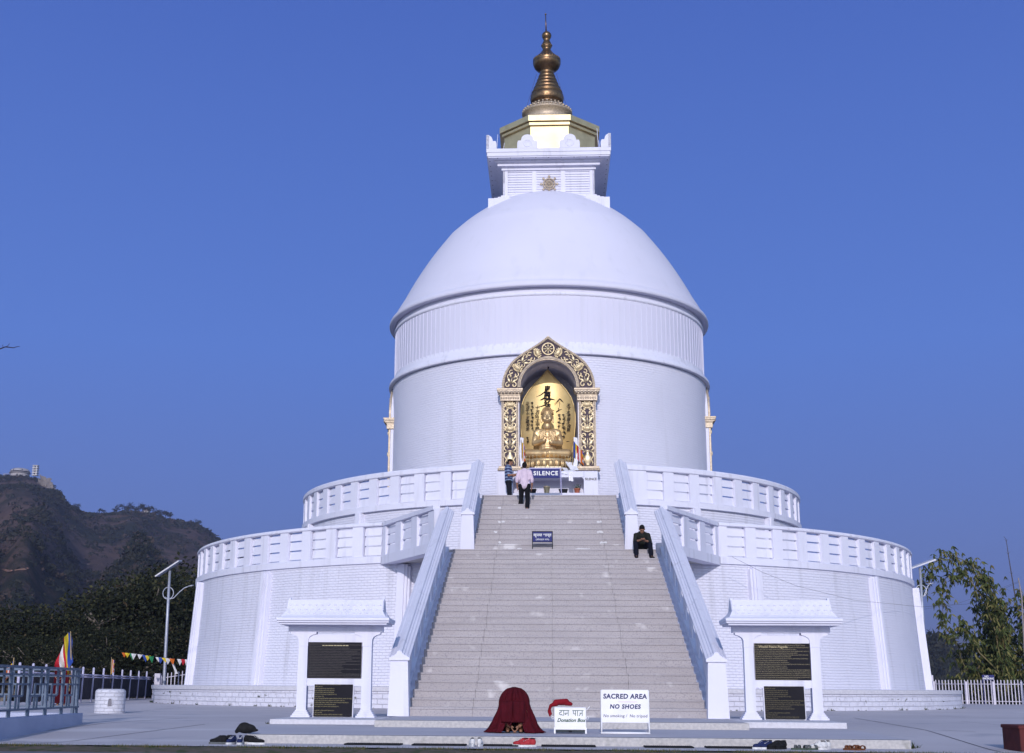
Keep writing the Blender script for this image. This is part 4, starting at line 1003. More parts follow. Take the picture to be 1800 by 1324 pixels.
# ================================================================== signs at the foot of the stairs
def signs():
    z0 = .126
    t = thing('warning_sign', 'large white board reading SACRED AREA NO SHOES on a white metal stand', 'sign', (1.13, -34.6, z0))
    b = MB(); b.bbox(-.355, .355, -.012, .012, .165, .65, .004); pn = b.build('panel', MT['white'], t)
    text('SACRED AREA', .098, MT['text_navy'], pn, tm(.0, -.014, .55), shear=.08, bold=.003, sp=1.06)
    text('NO SHOES', .088, MT['text_navy'], pn, tm(.0, -.014, .40), shear=.15, bold=.003, sp=1.12)
    text('No smoking /  No tripod', .062, MT['text_navy'], pn, tm(.0, -.014, .265), shear=.15, sp=1.05)
    b = MB(); b.box(-.10, .18, -.0135, -.0125, .470, .473); b.build('red_rule', MT['text_red'], pn)
    b = MB()
    for s in (-1, 1):
        b.tube([(s*.355, 0, .64), (s*.355, -.005, .16), (s*.36, -.02, .02)], .012, 8); b.tube([(s*.36, -.02, .012), (s*.36, .26, .012)], .012, 8); b.tube([(s*.355, .01, .5), (s*.36, .26, .012)], .010, 8)
    b.tube([(-.36, -.02, .014), (.36, -.02, .014)], .014, 8); b.tube([(-.36, .26, .014), (.36, .26, .014)], .012, 8); b.build('stand', MT['white'], t)
    # donation box
    t = thing('donation_box', 'white donation box with green lettering, slanted lid and padlock', 'box', (.30, -34.6, z0))
    b = MB(); b.bbox(-.24, .24, 0, .30, .055, .385, .006); b.bbox(-.235, .235, .02, .28, .02, .056, .003); bd = b.build('body', MT['white'], t)
    dk = mat('green_grey_metal', (.05, .06, .07), .5)
    b = MB(); b.box(-.228, .228, -.002, .02, .014, .052); b.build('dark_plinth', dk, t)
    for s in (-1, 1):
        b = MB(); b.box(s*.235-.012, s*.235+.012, -.004, .02, 0, .09); b.build('foot', MT['white'], t)
        b = MB(); m = 10; b.tube([(s*(.262+.018*cos(2*pi*i/m)), .02, .23+.018*sin(2*pi*i/m)) for i in range(m+1)], .005, 5, caps=False); b.build('ring_handle', MT['white'], t)
    b = MB(); b.box(-.025, .025, -.006, .0, .02, .045); b.build('padlock', MT['black'], t)
    b = MB(); b.tube([(.235, .1, .33), (.275, .1, .37), (.30, .1, .40)], .007, 6); b.build('hasp', MT['white'], t)
    text('Donation Box', .074, MT['text_green'], bd, tm(.012, -.003, .195), shear=.3, bold=.0015)
    # Devanagari, drawn stroke by stroke: daan paatra
    b = MB(); y = -.003
    def s_(pts, w=.0042):
        for i in range(len(pts)-1):
            p, q = Vector((pts[i][0], 0, pts[i][1])), Vector((pts[i+1][0], 0, pts[i+1][1])); d = (q-p).normalized(); nn = Vector((-d.z, 0, d.x))*w; p = p-d*w*.5; q = q+d*w*.5
            b.add([(p.x+nn.x, y, p.z+nn.z), (q.x+nn.x, y, q.z+nn.z), (q.x-nn.x, y, q.z-nn.z), (p.x-nn.x, y, p.z-nn.z)], [(0, 1, 2, 3)])
    def arc(cx, cz, rx, rz, a0, a1, n=9): return [(cx+rx*cos(a0+(a1-a0)*i/n), cz+rz*sin(a0+(a1-a0)*i/n)) for i in range(n+1)]
    T, B = .338, .262; m_ = (T+B)/2
    s_([(-.165, T), (-.015, T)]); s_([(-.135, T), (-.135, m_+.012)]); s_(arc(-.143, m_-.006, .020, .020, pi*.4, pi*1.7)); s_([(-.13, m_-.018), (-.118, B+.004)])
    s_([(-.098, T), (-.098, B)]); s_([(-.030, T), (-.030, B)]); s_([(-.030, m_), (-.068, m_)]); s_(arc(-.070, m_-.010, .010, .010, pi*.5, pi*2))
    s_([(.035, T), (.200, T)]); s_([(.048, T), (.048, m_+.004)]); s_(arc(.064, m_+.006, .016, .018, pi, pi*2)); s_([(.080, T), (.080, B)]); s_([(.112, T), (.112, B)])
    s_([(.182, T), (.182, B)]); s_([(.182, m_+.002), (.142, m_+.002)]); s_([(.165, m_), (.135, B)])
    b.build('lettering', MT['text_green'], bd)
    # cloth over the back of the box
    m = MT['maroon']; red = mat('red_cloth', (.24, .012, .022), .9, col2=(.15, .008, .014), nscale=9, bump=.006, bscale=30, spec=.1)
    o = blob('cloth_bundle', [cap((-.13, 0, .46), .05, (.05, -.03, .47), .055), cap((.05, -.03, .45), .05, (.13, -.04, .43), .035), cap((-.12, 0, .44), .05, (-.22, .02, .40), .028), cap((-.22, .02, .40), .03, (-.255, .02, .30), .022), cap((-.255, .02, .30), .024, (-.235, .0, .22), .016), cap((-.24, .02, .34), .02, (-.21, .0, .25), .014), el((-.03, 0, .46), (.12, .06, .055))], .008, red, None, 3)
    o.location = (.20, -34.22, z0+.06); o.scale = (.88, .9, .86); tag(o, 'bright red cloth bundle heaped behind the donation box with a strip hanging at its left', 'cloth')
    # dark drain mats
    mm = mat('black_rubber_mat', (.022, .022, .027), .8, col2=(.012, .012, .015), nscale=20, bump=.01, bscale=120)
    locs = [(-2.49, .80), (-1.56, .76), (-.63, .77), (.25, .76), (1.64, .68), (2.52, .74)]
    names = ['leftmost long black rubber mat along the bottom step', 'black rubber mat just left of the white sneakers', 'black rubber mat lying in front of the bowing monk', 'black rubber mat in front of the donation box',
             'black rubber mat in front of the SACRED AREA sign to its right', 'rightmost black rubber mat, ending at the navy shoes']
    for (x, w), lb in zip(locs, names):
        b = MB(); b.bbox(-w/2, w/2, -.16, .16, 0, .018, .006)
        for i in range(int(w/.03)): b.box(-w/2+.015+i*.03, -w/2+.022+i*.03, -.15, .15, .018, .021)
        o = b.build('rubber_mat', mm); o.location = (x, -36.10, .002); o.rotation_euler = (0, 0, 0); tag(o, lb, 'mat', 'black rubber mats along the bottom step')
    # blue sign on the steps
    t = thing('step_sign', 'small navy board with white Nepali words on thin black legs, on the middle landing', 'sign', (-.20, -17.0, 4.70))
    b = MB(); b.bbox(-.29, .29, -.008, .008, .235, .53, .003); pn = b.build('panel', MT['navy'], t)
    b = MB(); b.box(-.30, .30, -.012, .012, .525, .545); b.box(-.30, .30, -.012, .012, .225, .24)
    for s in (-1, 1): b.box(s*.292-.01, s*.292+.01, -.012, .012, 0, .54)
    b.build('frame', MT['black'], t)
    text('कृपया शान्त', .115, MT['text_white'], pn, tm(0, -.010, .43), bold=.002); text('(कोलाहल नगर)', .07, MT['text_white'], pn, tm(0, -.010, .30))
    # SILENCE board
    t = thing('silence_sign', 'long navy board with the white word SILENCE on tall lilac legs, before the altar', 'sign', (-.13, -9.6, 7.05))
    b = MB(); b.bbox(-.52, .52, -.01, .01, .93, 1.26, .004); pn = b.build('panel', MT['navy'], t)
    text('SILENCE', .205, MT['text_white'], pn, tm(.02, -.013, 1.095), bold=.006, sp=1.18)
    lm = mat('lilac_frame_paint', (.42, .40, .62), .6)
    b = MB(); b.box(-.56, .56, -.015, .015, 1.26, 1.30)
    for s in (-1, 1): b.tube([(s*.545, 0, 1.28), (s*.555, 0, .55), (s*.60, 0, 0)], .02, 6)
    b.build('stand', lm, t)
signs()

# ================================================================== things on the altar
def potted(x, z, lab, h, sc):
    t = thing('potted_plant', lab, 'potted plant', (x, -8.05, z), 0, 'potted plants on the altar shelf', sc)
    tc = mat('terracotta', (.36, .12, .075), .85, col2=(.28, .09, .055), nscale=9)
    b = MB(); b.lathe([(0, 0), (.075, 0), (.10, .15), (.118, .15), (.12, .19), (.105, .19), (.095, .165), (0, .165)], 20, smooth=False); b.build('pot', tc, t)
    gm = mat('plant_leaf', (.07, .14, .035), .6, col2=(.04, .09, .025), nscale=12)
    b = MB(); rr = random.Random(int(x*100))
    for i in range(70):
        a = rr.uniform(0, 2*pi); r = rr.uniform(.03, .15); zz = .17+rr.uniform(.02, h); l = rr.uniform(.04, .08); tl = rr.uniform(-.3, .8)
        p = Vector((r*cos(a), r*sin(a), zz)); d = Vector((cos(a), sin(a), tl)).normalized()*l; s = Vector((-sin(a), cos(a), 0))*.016
        b.add([p, p+d*.5+s, p+d, p+d*.5-s], [(0, 1, 2, 3)])
    for i in range(9): a = i*.7; b.tube([(0, 0, .16), (.06*cos(a), .06*sin(a), .17+h*.8)], .005, 4)
    b.build('foliage', gm, t)
potted(-1.0, 7.64, 'tall leafy green plant in a terracotta pot, left end of the altar shelf', .32, 1.05)
potted(1.02, 7.64, 'small spiky green plant in a terracotta pot, right end of the altar shelf', .14, 1.05)
b = MB(); b.lathe([(0, 0), (.085, 0), (.12, .24), (.13, .245), (.125, .26), (.11, .25), (.08, .03), (0, .03)], 24, smooth=False); o = b.build('brass_bucket', MT['goldleaf']); o.location = (-.08, -8.15, 7.64); tag(o, 'small brass bucket standing in the middle of the altar shelf', 'bucket')
for x, lab in ((-.62, 'black incense tray on the altar shelf, left of the brass bucket'), (.52, 'black incense tray on the altar shelf, right of the brass bucket')):
    b = MB(); v = [(-.13, -.07, 0), (.13, -.07, 0), (.13, .07, 0), (-.13, .07, 0), (-.16, -.09, .17), (.16, -.09, .17), (.16, .09, .17), (-.16, .09, .17), (-.145, -.08, .16), (.145, -.08, .16), (.145, .08, .16), (-.145, .08, .16)]
    b.add(v, [(0, 3, 2, 1), (0, 1, 5, 4), (1, 2, 6, 5), (2, 3, 7, 6), (3, 0, 4, 7), (4, 5, 9, 8), (5, 6, 10, 9), (6, 7, 11, 10), (7, 4, 8, 11), (8, 9, 10, 11)])
    for s in (-1, 1): b.tube([(s*.15, -.03, .13), (s*.19, 0, .15), (s*.15, .03, .13)], .008, 5)
    o = b.build('incense_tray', MT['black']); o.location = (x, -8.12, 7.64); tag(o, lab, 'tray', 'black trays on the altar shelf')

# ================================================================== flags
FL = {k: mat('flag_'+k, c, .8, col2=tuple(x*.8 for x in c), nscale=6) for k, c in dict(blue=(.03, .07, .33), yellow=(.62, .47, .03), red=(.42, .015, .03), white=(.62, .62, .66), orange=(.55, .13, .02), green=(.02, .20, .08)).items()}
def buddhist_flag(name_label, loc, w, h, rz, pole, lean=0., limp=.5, seed=1):
    # hanging striped flag: the hoist runs down the pole, cloth drooping
    t = thing('flag', name_label, 'flag', loc, rz)
    seq = ['blue', 'yellow', 'red', 'white', 'orange']; cols = seq+['blue']
    b = MB(); nu, nv = 36, 22; rr = random.Random(seed)
    v = []
    for j in range(nv+1):
        for i in range(nu+1):
            u, k = i/nu, j/nv
            x = u*w*(1-limp*.55)+.0; z = -k*h*(1-.25*u)-u*limp*w*1.5; y = .10*w*sin(u*9+k*3+seed)*u+.06*w*sin(u*17+seed)
            v.append((x, y, z))
    for j in range(nv):
        for i in range(nu):
            q = i/nu; b.mi = min(int(q*6), 5)
            if b.mi == 5: b.mi = min(4, int(j/nv*5)); 
            b.add([v[j*(nu+1)+i], v[j*(nu+1)+i+1], v[(j+1)*(nu+1)+i+1], v[(j+1)*(nu+1)+i]], [(0, 1, 2, 3)], None, True)
    b.build('cloth', [FL[k] for k in seq], t)
    bm = mat('bamboo_pole', (.36, .27, .14), .7, col2=(.26, .19, .10), nscale=8)
    b = MB(); b.tube([(0, 0, .06), (lean*.5, 0, -pole*.5), (lean, 0, -pole)], [.010, .014, .016], 8); b.build('pole', bm, t)
buddhist_flag('striped five-colour flag in a bracket at the right side of the golden statue', (.92, -7.25, 9.75), .55, .62, .1, 1.1, -.05, .55, 3)
buddhist_flag('striped five-colour flag in a bracket at the left side of the golden statue', (-1.02, -7.25, 9.75), .22, .75, .3, 1.1, .05, .6, 5)

# ================================================================== shoes and bag
def shoe(name, lab, x, y, rz, body, sole, L=.27, kind='s', grp=None, z=.0, trim=None):
    t = thing(name, lab, 'sandal' if kind == 'sandal' else 'shoe', (x, y, z), rz, grp)
    def outline(k, w): # toe towards +y
        return [(w*k*(.036+.012*sin(a)+.0)*cos(a)*1.0, L*.5*sin(a)) for a in [2*pi*i/20 for i in range(20)]]
    h = .028 if kind == 's' else .022
    b = MB(); b.prism(outline(1.04, 1.12), 0, h, 'z'); b.build('sole', sole, t)
    if kind == 's':
        E_ = [el((0, L*.22, .045), (.040, L*.24, .030)), el((0, -L*.05, .058), (.038, L*.22, .040)), el((0, -L*.30, .065), (.036, L*.17, .052)), cap((0, .02, .075), .02, (0, -.03, .10), .022)]
        up = blob('upper', E_, .006, body, t, 2)
        b = MB()
        for k in range(4): b.tube([(-.022, .055-.022*k, .078+.009*k), (.022, .045-.022*k, .080+.009*k)], .004, 5)
        b.build('laces', trim or sole, up)
        b = MB(); b.ell((0, -L*.27, .112), (.024, .045, .010)); b.build('opening', MT['black'], up)
    else:
        b = MB()
        for (y0, w) in ((.07, .045), (.02, .042), (-.08, .036)):
            pts = [(-.043, y0, .02), (-.035, y0, .05), (0, y0, .062), (.035, y0, .05), (.043, y0, .02)]
            for q in (-.012, 0, .012): b.tube([(p[0], p[1]+q, p[2]) for p in pts], .006, 6)
        b.build('strap', body, t)
    return t
mk = lambda n, c, r=.7: mat(n, c, r, col2=tuple(x*.75 for x in c), nscale=30)
sblk, swht, snav, sred, sbrn, sgry, sgr2 = mk('shoe_black', (.015, .015, .018)), mk('shoe_white', (.66, .66, .68)), mk('shoe_navy', (.02, .03, .10)), mk('shoe_red', (.40, .03, .04)), mk('shoe_brown', (.16, .06, .03)), mk('shoe_grey', (.12, .13, .14)), mk('shoe_green', (.07, .10, .08))
y = -36.35
shoe('sneaker', 'black sneaker with a pale tick, far left by the bag, nearest the corner', -4.66, y+.05, 1.4, sblk, sgry, .28, trim=sgry)
shoe('sneaker', 'black and grey sneaker leaning behind the far left tick sneaker', -4.58, y+.20, 1.2, sblk, sgry, .28)
shoe('sneaker', 'left one of the navy sneakers with thick white toe soles below the black bag', -4.46, y, 2.9, snav, swht, .27)
shoe('sneaker', 'right one of the navy sneakers with thick white toe soles below the black bag', -4.34, y, 3.3, snav, swht, .27)
shoe('sneaker', 'rear black sneaker with white wavy sole, right of the black bag', -4.20, y+.12, -1.9, sblk, swht, .28)
shoe('sneaker', 'front black sneaker with white wavy sole, right of the black bag', -4.11, y, -1.75, sblk, swht, .28)
shoe('sneaker', 'left shoe of the clean white pair standing toes to the steps', -1.09, y+.05, .15, swht, swht, .26, trim=snav)
shoe('sneaker', 'right shoe of the clean white pair standing toes to the steps', -.98, y+.10, -.1, swht, swht, .26, trim=snav)
shoe('sneaker', 'rear red sneaker with white sole in front of the bowing monk', -.41, y+.14, 1.3, sred, swht, .26, trim=swht)
shoe('sneaker', 'front red sneaker with white sole in front of the bowing monk', -.32, y+.04, 1.8, sred, swht, .26, trim=swht)
shoe('sneaker', 'left navy shoe with pale sole at the end of the rightmost mat', 2.87, y, 1.9, snav, swht, .25)
shoe('sneaker', 'right navy shoe with pale sole at the end of the rightmost mat', 2.96, y+.03, 2.3, snav, swht, .25)
shoe('shoe', 'left plain black shoe between the navy shoes and the grey sandals', 3.06, y, 1.9, sblk, sblk, .24)
shoe('shoe', 'right plain black shoe between the navy shoes and the grey sandals', 3.15, y+.02, 2.3, sblk, sblk, .24)
shoe('sandal', 'left grey-green sandal beside the pale blue sneakers', 3.40, y-.08, 1.2, sgry, sgr2, .27, 'sandal')
shoe('sandal', 'right grey-green sandal beside the pale blue sneakers', 3.53, y-.05, 1.9, sgry, sgr2, .27, 'sandal')
shoe('sneaker', 'left white and pale blue sneaker right of the grey sandals', 3.65, y+.02, 1.7, swht, swht, .25, trim=snav)
shoe('sneaker', 'right white and pale blue sneaker right of the grey sandals', 3.74, y+.05, 2.2, swht, swht, .25, trim=snav)
shoe('sandal', 'left brown leather sandal, farthest right of all the footwear', 4.09, y-.05, .9, sbrn, sbrn, .26, 'sandal')
shoe('sandal', 'right brown leather sandal, farthest right of all the footwear', 4.20, y+.03, .5, sbrn, sbrn, .26, 'sandal')
bagm = mat('black_bag_cloth', (.012, .012, .014), .85, col2=(.02, .02, .022), nscale=14, bump=.012, bscale=25)
o = blob('shoulder_bag', [el((0, 0, .07), (.145, .09, .07)), el((-.03, 0, .10), (.09, .07, .06)), cap((-.12, 0, .05), .035, (-.14, 0, .03), .03), cap((.12, -.02, .05), .03, (.165, -.02, .05), .018)], .010, bagm, None, 4)
o.location = (-4.40, -35.72, .124); tag(o, 'soft black bag lying on the platform edge above the sneakers', 'bag')
# ================================================================== people
def hand(E_, p, d, side, palm, curl=.4, s=1.):
    # palm at p, fingers along d, spread across palm normal
    p = Vector(p); d = Vector(d).normalized(); palm = Vector(palm).normalized(); ac = d.cross(palm).normalized()*side
    for k in range(4): E_.append(cap(p-d*.02*s+ac*(.026-.017*k)*s, .012*s, p+d*.045*s+ac*(.030-.019*k)*s, .011*s))
    for k, l in enumerate((.060, .070, .065, .050)):
        a = p+d*.05*s+ac*(.031-.0195*k)*s; m_ = a+d*l*.55*s+palm*l*.25*curl*s; e = m_+d*l*.45*s*(1-curl*.5)+palm*l*.5*curl*s
        E_.append(cap(a, .0095*s, m_, .0085*s)); E_.append(cap(m_, .0085*s, e, .007*s))
    a = p+ac*.034*s; E_.append(cap(a, .011*s, a+(ac*.6+d*.6+palm*.4).normalized()*.035*s, .0095*s)); E_.append(cap(a+(ac*.6+d*.6+palm*.4).normalized()*.035*s, .0095*s, a+(ac*.3+d*.9+palm*.5).normalized()*.062*s, .008*s))
def head_els(c, fwd, up, s=1.):
    c = Vector(c); f = Vector(fwd).normalized(); u = Vector(up).normalized(); r = f.cross(u).normalized(); u = r.cross(f).normalized()
    Rm = Matrix((r, f, u)).transposed()
    def P(x, y, z): return c+Rm @ Vector((x*s, y*s, z*s))
    E_ = [el(P(0, -.012, .025), (.076*s, .094*s, .092*s), Rm), el(P(0, .02, -.045), (.058*s, .066*s, .062*s), Rm), el(P(0, .05, -.088), (.030*s, .025*s, .020*s), Rm),
          cap(P(0, .086, .018), .009*s, P(0, .106, -.024), .013*s), el(P(0, .078, -.060), (.027*s, .012*s, .010*s), Rm), el(P(0, .080, .040), (.052*s, .014*s, .010*s), Rm)]
    for q in (-1, 1): E_ += [el(P(q*.078, -.01, -.005), (.012*s, .020*s, .033*s), Rm), el(P(q*.040, .06, -.02), (.022*s, .022*s, .02*s), Rm)]
    return E_, P, Rm
def hair_els(P, Rm, s=1.):
    return [el(P(0, -.022, .042), (.083*s, .097*s, .093*s), Rm), el(P(0, -.055, -.01), (.072*s, .062*s, .075*s), Rm), el(P(0, .035, .085), (.062*s, .05*s, .034*s), Rm)]
def face_bits(P, Rm, body, s=1.):
    b = MB()
    for q in (-1, 1): b.ell(P(q*.030, .083, .010), (.013*s, .006*s, .006*s), Rm, 8, 6)
    b.build('eyes', MT['hair'], body)
    b = MB(); b.ell(P(0, .090, -.060), (.022*s, .004*s, .003*s), Rm, 8, 6); b.build('mouth', mat('lip', (.16, .06, .05), .6), body)
def person(label, J, fwd, look, lookup, shirt, trousers, hs=1., sleeve='short', shoes=None, barefoot=True, extra_body=None, belly=0., group=None, hairm=None, hands=None, skin=None):
    t = thing('person', label, 'person'); J = {k: Vector(v) for k, v in J.items()}
    sk = skin or MT['skin']
    hd, P, Rm = head_els(J['head'], look, lookup, hs)
    E_ = list(hd); E_.append(cap(J['neck'], .055, J['head']-Vector((0, 0, .04)), .050))
    mid = (J['hipL']+J['hipR'])/2; ch = (J['shL']+J['shR'])/2; sp_ = (mid+ch)/2
    E_ += [cap(mid, .125, sp_, .125), cap(sp_, .125, ch, .12), cap(J['shL'], .055, J['shR'], .055), cap(J['neck'], .06, ch, .08)]
    for s in 'LR':
        E_ += [cap(J['sh'+s], .052, J['el'+s], .041), cap(J['el'+s], .040, J['wr'+s], .027), cap(J['wr'+s], .026, J['hand'+s], .024),
               cap(J['hip'+s], .085, J['kn'+s], .056), cap(J['kn'+s], .055, J['an'+s], .038), cap(J['an'+s], .036, J['toe'+s], .026), cap(J['an'+s]-Vector((0, 0, .02)), .032, J['an'+s]+(J['an'+s]-J['toe'+s])*.25-Vector((0, 0, .03)), .028)]
        if barefoot:
            d = (J['toe'+s]-J['an'+s]); d.z = 0; d.normalize(); c_ = Vector((-d.y, d.x, 0))
            for k in range(5): a = J['toe'+s]+c_*(.024-.012*k); E_.append(cap(a, .011, a+d*(.035-.005*abs(k-1)), .009))
    if hands:
        for h in hands: hand(E_, *h)
    body = blob('body', E_, .0085, sk, t, 1)
    blob('hair', hair_els(P, Rm, hs), .010, hairm or MT['hair'], body, 2)
    face_bits(P, Rm, body, hs)
    # shirt
    S_ = [cap(mid+Vector((0, 0, .02)), .148, sp_, .142), cap(sp_, .142, ch, .138), cap(J['shL'], .070, J['shR'], .070), cap(ch, .11, J['neck']-Vector((0, 0, .03)), .062),
          cap(J['hipL']+Vector((0, 0, .03)), .10, J['hipR']+Vector((0, 0, .03)), .10), cap(sp_+(J['shL']-ch)*.55, .09, ch+(J['shL']-ch)*.6, .085), cap(sp_+(J['shR']-ch)*.55, .09, ch+(J['shR']-ch)*.6, .085)]
    for s in 'LR':
        if sleeve == 'short': e = J['sh'+s].lerp(J['el'+s], .72); S_.append(cap(J['sh'+s], .068, e, .062))
        elif sleeve == 'rolled': e = J['el'+s].lerp(J['wr'+s], .25); S_ += [cap(J['sh'+s], .068, J['el'+s], .056), cap(J['el'+s], .056, e, .052), cap(e, .056, e.lerp(J['wr'+s], .12), .054)]
        else: S_ += [cap(J['sh'+s], .068, J['el'+s], .058), cap(J['el'+s], .058, J['el'+s].lerp(J['wr'+s], .7), .046)]
    rr = random.Random(len(label))
    for k in range(6):
        a = sp_+Vector((rr.uniform(-.1, .1), rr.uniform(-.1, .1), rr.uniform(-.12, .15))); S_.append(cap(a, .055, a+Vector((rr.uniform(-.1, .1), 0, rr.uniform(-.1, .0))), .05))
    blob('shirt', S_, .011, shirt, t, 3)
    T_ = [cap(J['hipL'], .115, J['hipR'], .115), cap(mid, .128, mid+Vector((0, 0, .03)), .128)]
    for s in 'LR':
        e = J['kn'+s].lerp(J['an'+s], .98); T_ += [cap(J['hip'+s], .105, J['kn'+s], .078), cap(J['kn'+s], .076, e, .060)]
        for k in range(3): a = J['kn'+s].lerp(e, .55+.15*k); T_.append(cap(a+Vector((-.02, 0, 0)), .058, a+Vector((.02, 0, .012)), .058))
    blob('trousers', T_, .011, trousers, t, 3)
    if shoes:
        for s in 'LR':
            d = J['toe'+s]-J['an'+s]; blob('shoe', [cap(J['an'+s]-Vector((0, 0, .02)), .045, J['toe'+s]+d*.15, .036), cap(J['an'+s]-d*.2-Vector((0, 0, .03)), .036, J['toe'+s], .034)], .009, shoes, t, 2)
    return t, body
def cm(name, c, c2=None): return mat(name, c, .9, col2=c2 or tuple(x*.75 for x in c), nscale=10, bump=.004, bscale=60, spec=.15)
def people():
    dk = cm('dark_denim', (.012, .013, .020)); 
    # man in the striped polo shirt, side on, looking at his phone
    st = mat('striped_polo', (.09, .13, .26), .9, spec=.15)
    nt = st.node_tree; L = nt.links.new; b_ = nt.nodes['Principled BSDF']; tc = _nn(nt, 'ShaderNodeTexCoord'); sp = _nn(nt, 'ShaderNodeSeparateXYZ'); L(tc.outputs['Object'], sp.inputs[0])
    m1 = _nn(nt, 'ShaderNodeMath', operation='MULTIPLY'); L(sp.outputs['Z'], m1.inputs[0]); m1.inputs[1].default_value = 9; m2 = _nn(nt, 'ShaderNodeMath', operation='FRACT'); L(m1.outputs[0], m2.inputs[0])
    m3 = _nn(nt, 'ShaderNodeMath', operation='GREATER_THAN'); L(m2.outputs[0], m3.inputs[0]); m3.inputs[1].default_value = .66
    mx = _nn(nt, 'ShaderNodeMix', data_type='RGBA'); L(m3.outputs[0], mx.inputs[0]); mx.inputs[6].default_value = (.045, .06, .14, 1); mx.inputs[7].default_value = (.25, .33, .48, 1); L(mx.outputs[2], b_.inputs['Base Color'])
    x, y, z = -1.43, -9.05, 7.05
    J = dict(hipL=(x, y+.09, z+.86), hipR=(x, y-.09, z+.86), knL=(x+.03, y+.10, z+.46), knR=(x+.02, y-.10, z+.46), anL=(x-.02, y+.10, z+.07), anR=(x-.02, y-.11, z+.07), toeL=(x+.13, y+.12, z+.03), toeR=(x+.13, y-.13, z+.03),
             shL=(x-.02, y+.17, z+1.37), shR=(x-.02, y-.17, z+1.37), neck=(x, y, z+1.43), head=(x+.045, y, z+1.585), elL=(x+.00, y+.21, z+1.10), elR=(x-.0, y-.22, z+1.08), wrL=(x+.22, y+.10, z+1.12), wrR=(x+.24, y-.12, z+1.14), handL=(x+.27, y+.06, z+1.13), handR=(x+.29, y-.07, z+1.16))
    t, bd = person('man in a blue striped polo standing side-on at the top, looking at his phone', J, (1, 0, 0), (1, -.1, -.28), (.3, 0, 1), st, dk, hands=[((x+.28, y+.06, z+1.13), (1, -.3, .2), 1, (0, -.3, 1), .8), ((x+.30, y-.07, z+1.16), (1, .3, .2), -1, (0, .3, 1), .8)])
    b = MB(); b.M = Matrix.Translation((x+.36, y, z+1.20)) @ Matrix.Rotation(radians(-35), 4, 'Y'); b.bbox(-.075, .075, -.036, .036, -.005, .005, .003); o = b.build('mobile_phone', MT['black']); tag(o, 'black mobile phone held by the man in the striped polo', 'phone')
    # man in the pale pink shirt walking up, seen from behind
    pk = cm('pale_pink_shirt', (.66, .54, .64), (.56, .45, .56))
    x, y, z = -.80, -12.9, 6.41; z2 = 6.62
    J = dict(hipL=(x-.09, y+.05, z+.80), hipR=(x+.09, y+.05, z+.80), knL=(x-.11, y+.14, z+.45), knR=(x+.10, y+.03, z+.40), anL=(x-.13, y+.12, z2-.03), anR=(x+.09, y-.08, z+.065), toeL=(x-.15, y+.26, z2-.05+.02), toeR=(x+.11, y+.06, z+.03),
             shL=(x-.18, y+.08, z+1.26), shR=(x+.18, y+.08, z+1.26), neck=(x, y+.09, z+1.33), head=(x-.0, y+.12, z+1.465), elL=(x-.25, y+.04, z+1.02), elR=(x+.25, y+.03, z+1.02), wrL=(x-.24, y+.10, z+.80), wrR=(x+.24, y+.08, z+.79), handL=(x-.235, y+.12, z+.74), handR=(x+.235, y+.10, z+.73))
    person('man in pale pink shirt and black trousers seen from behind, climbing barefoot', J, (0, 1, 0), (0, 1, -.1), (0, 0, 1), pk, cm('black_trousers', (.010, .010, .013)), sleeve='rolled', hs=.97,
           hands=[(J['handL'], (0, .1, -1), 1, (1, 0, 0), .5), (J['handR'], (0, .1, -1), -1, (-1, 0, 0), .5)])
    # seated man, hunched over his phone
    dg = cm('charcoal_sweatshirt', (.022, .024, .022)); nb = cm('black_jeans', (.008, .009, .018))
    x, y, z = 2.665, -17.18, 4.69
    J = dict(hipL=(x-.10, y, z+.11), hipR=(x+.10, y, z+.11), knL=(x-.20, y-.42, z+.135), knR=(x+.205, y-.42, z+.12), anL=(x-.20, y-.60, 4.35+.085), anR=(x+.22, y-.60, 4.35+.085), toeL=(x-.20, y-.76, 4.35+.035), toeR=(x+.27, y-.75, 4.35+.035),
             shL=(x-.175, y-.18, z+.40), shR=(x+.175, y-.18, z+.40), neck=(x, y-.24, z+.455), head=(x-.005, y-.325, z+.545), elL=(x-.22, y-.33, z+.19), elR=(x+.22, y-.33, z+.19), wrL=(x-.07, y-.52, z+.22), wrR=(x+.06, y-.52, z+.20), handL=(x-.03, y-.55, z+.22), handR=(x+.02, y-.56, z+.20))
    t, bd = person('young man in dark sweatshirt sitting hunched on the landing edge, reading his phone', J, (0, -1, 0), (0, -.75, -.62), (0, -.6, .8), dg, nb, sleeve='rolled', shoes=cm('black_shoe_cloth', (.006, .006, .007)), barefoot=False, hs=1.0,
           hands=[((x-.035, y-.545, z+.22), (.6, -.6, .1), 1, (0, .3, 1), .8), ((x+.035, y-.555, z+.20), (-.6, -.6, .1), -1, (0, .3, 1), .8)])
    b = MB(); b.ell((x, y-.33, z+.33), (.05, .03, .03)); 
    b = MB(); b.M = Matrix.Translation((x, y-.60, z+.235)) @ Matrix.Rotation(radians(35), 4, 'X'); b.bbox(-.036, .036, -.07, .07, -.005, .005, .003); o = b.build('mobile_phone', MT['black']); tag(o, 'black mobile phone held by the man seated on the landing', 'phone')
    # bowing monk under a maroon robe
    x, y, z = -.55, -34.45, .126; t = thing('person', 'monk bowing low under a maroon robe, on the platform left of the donation box', 'person', (x, y, z), 0)
    hd, P, Rm = head_els((.02, -.06, .30), (0, .2, -1), (0, -1, -.1), .95)
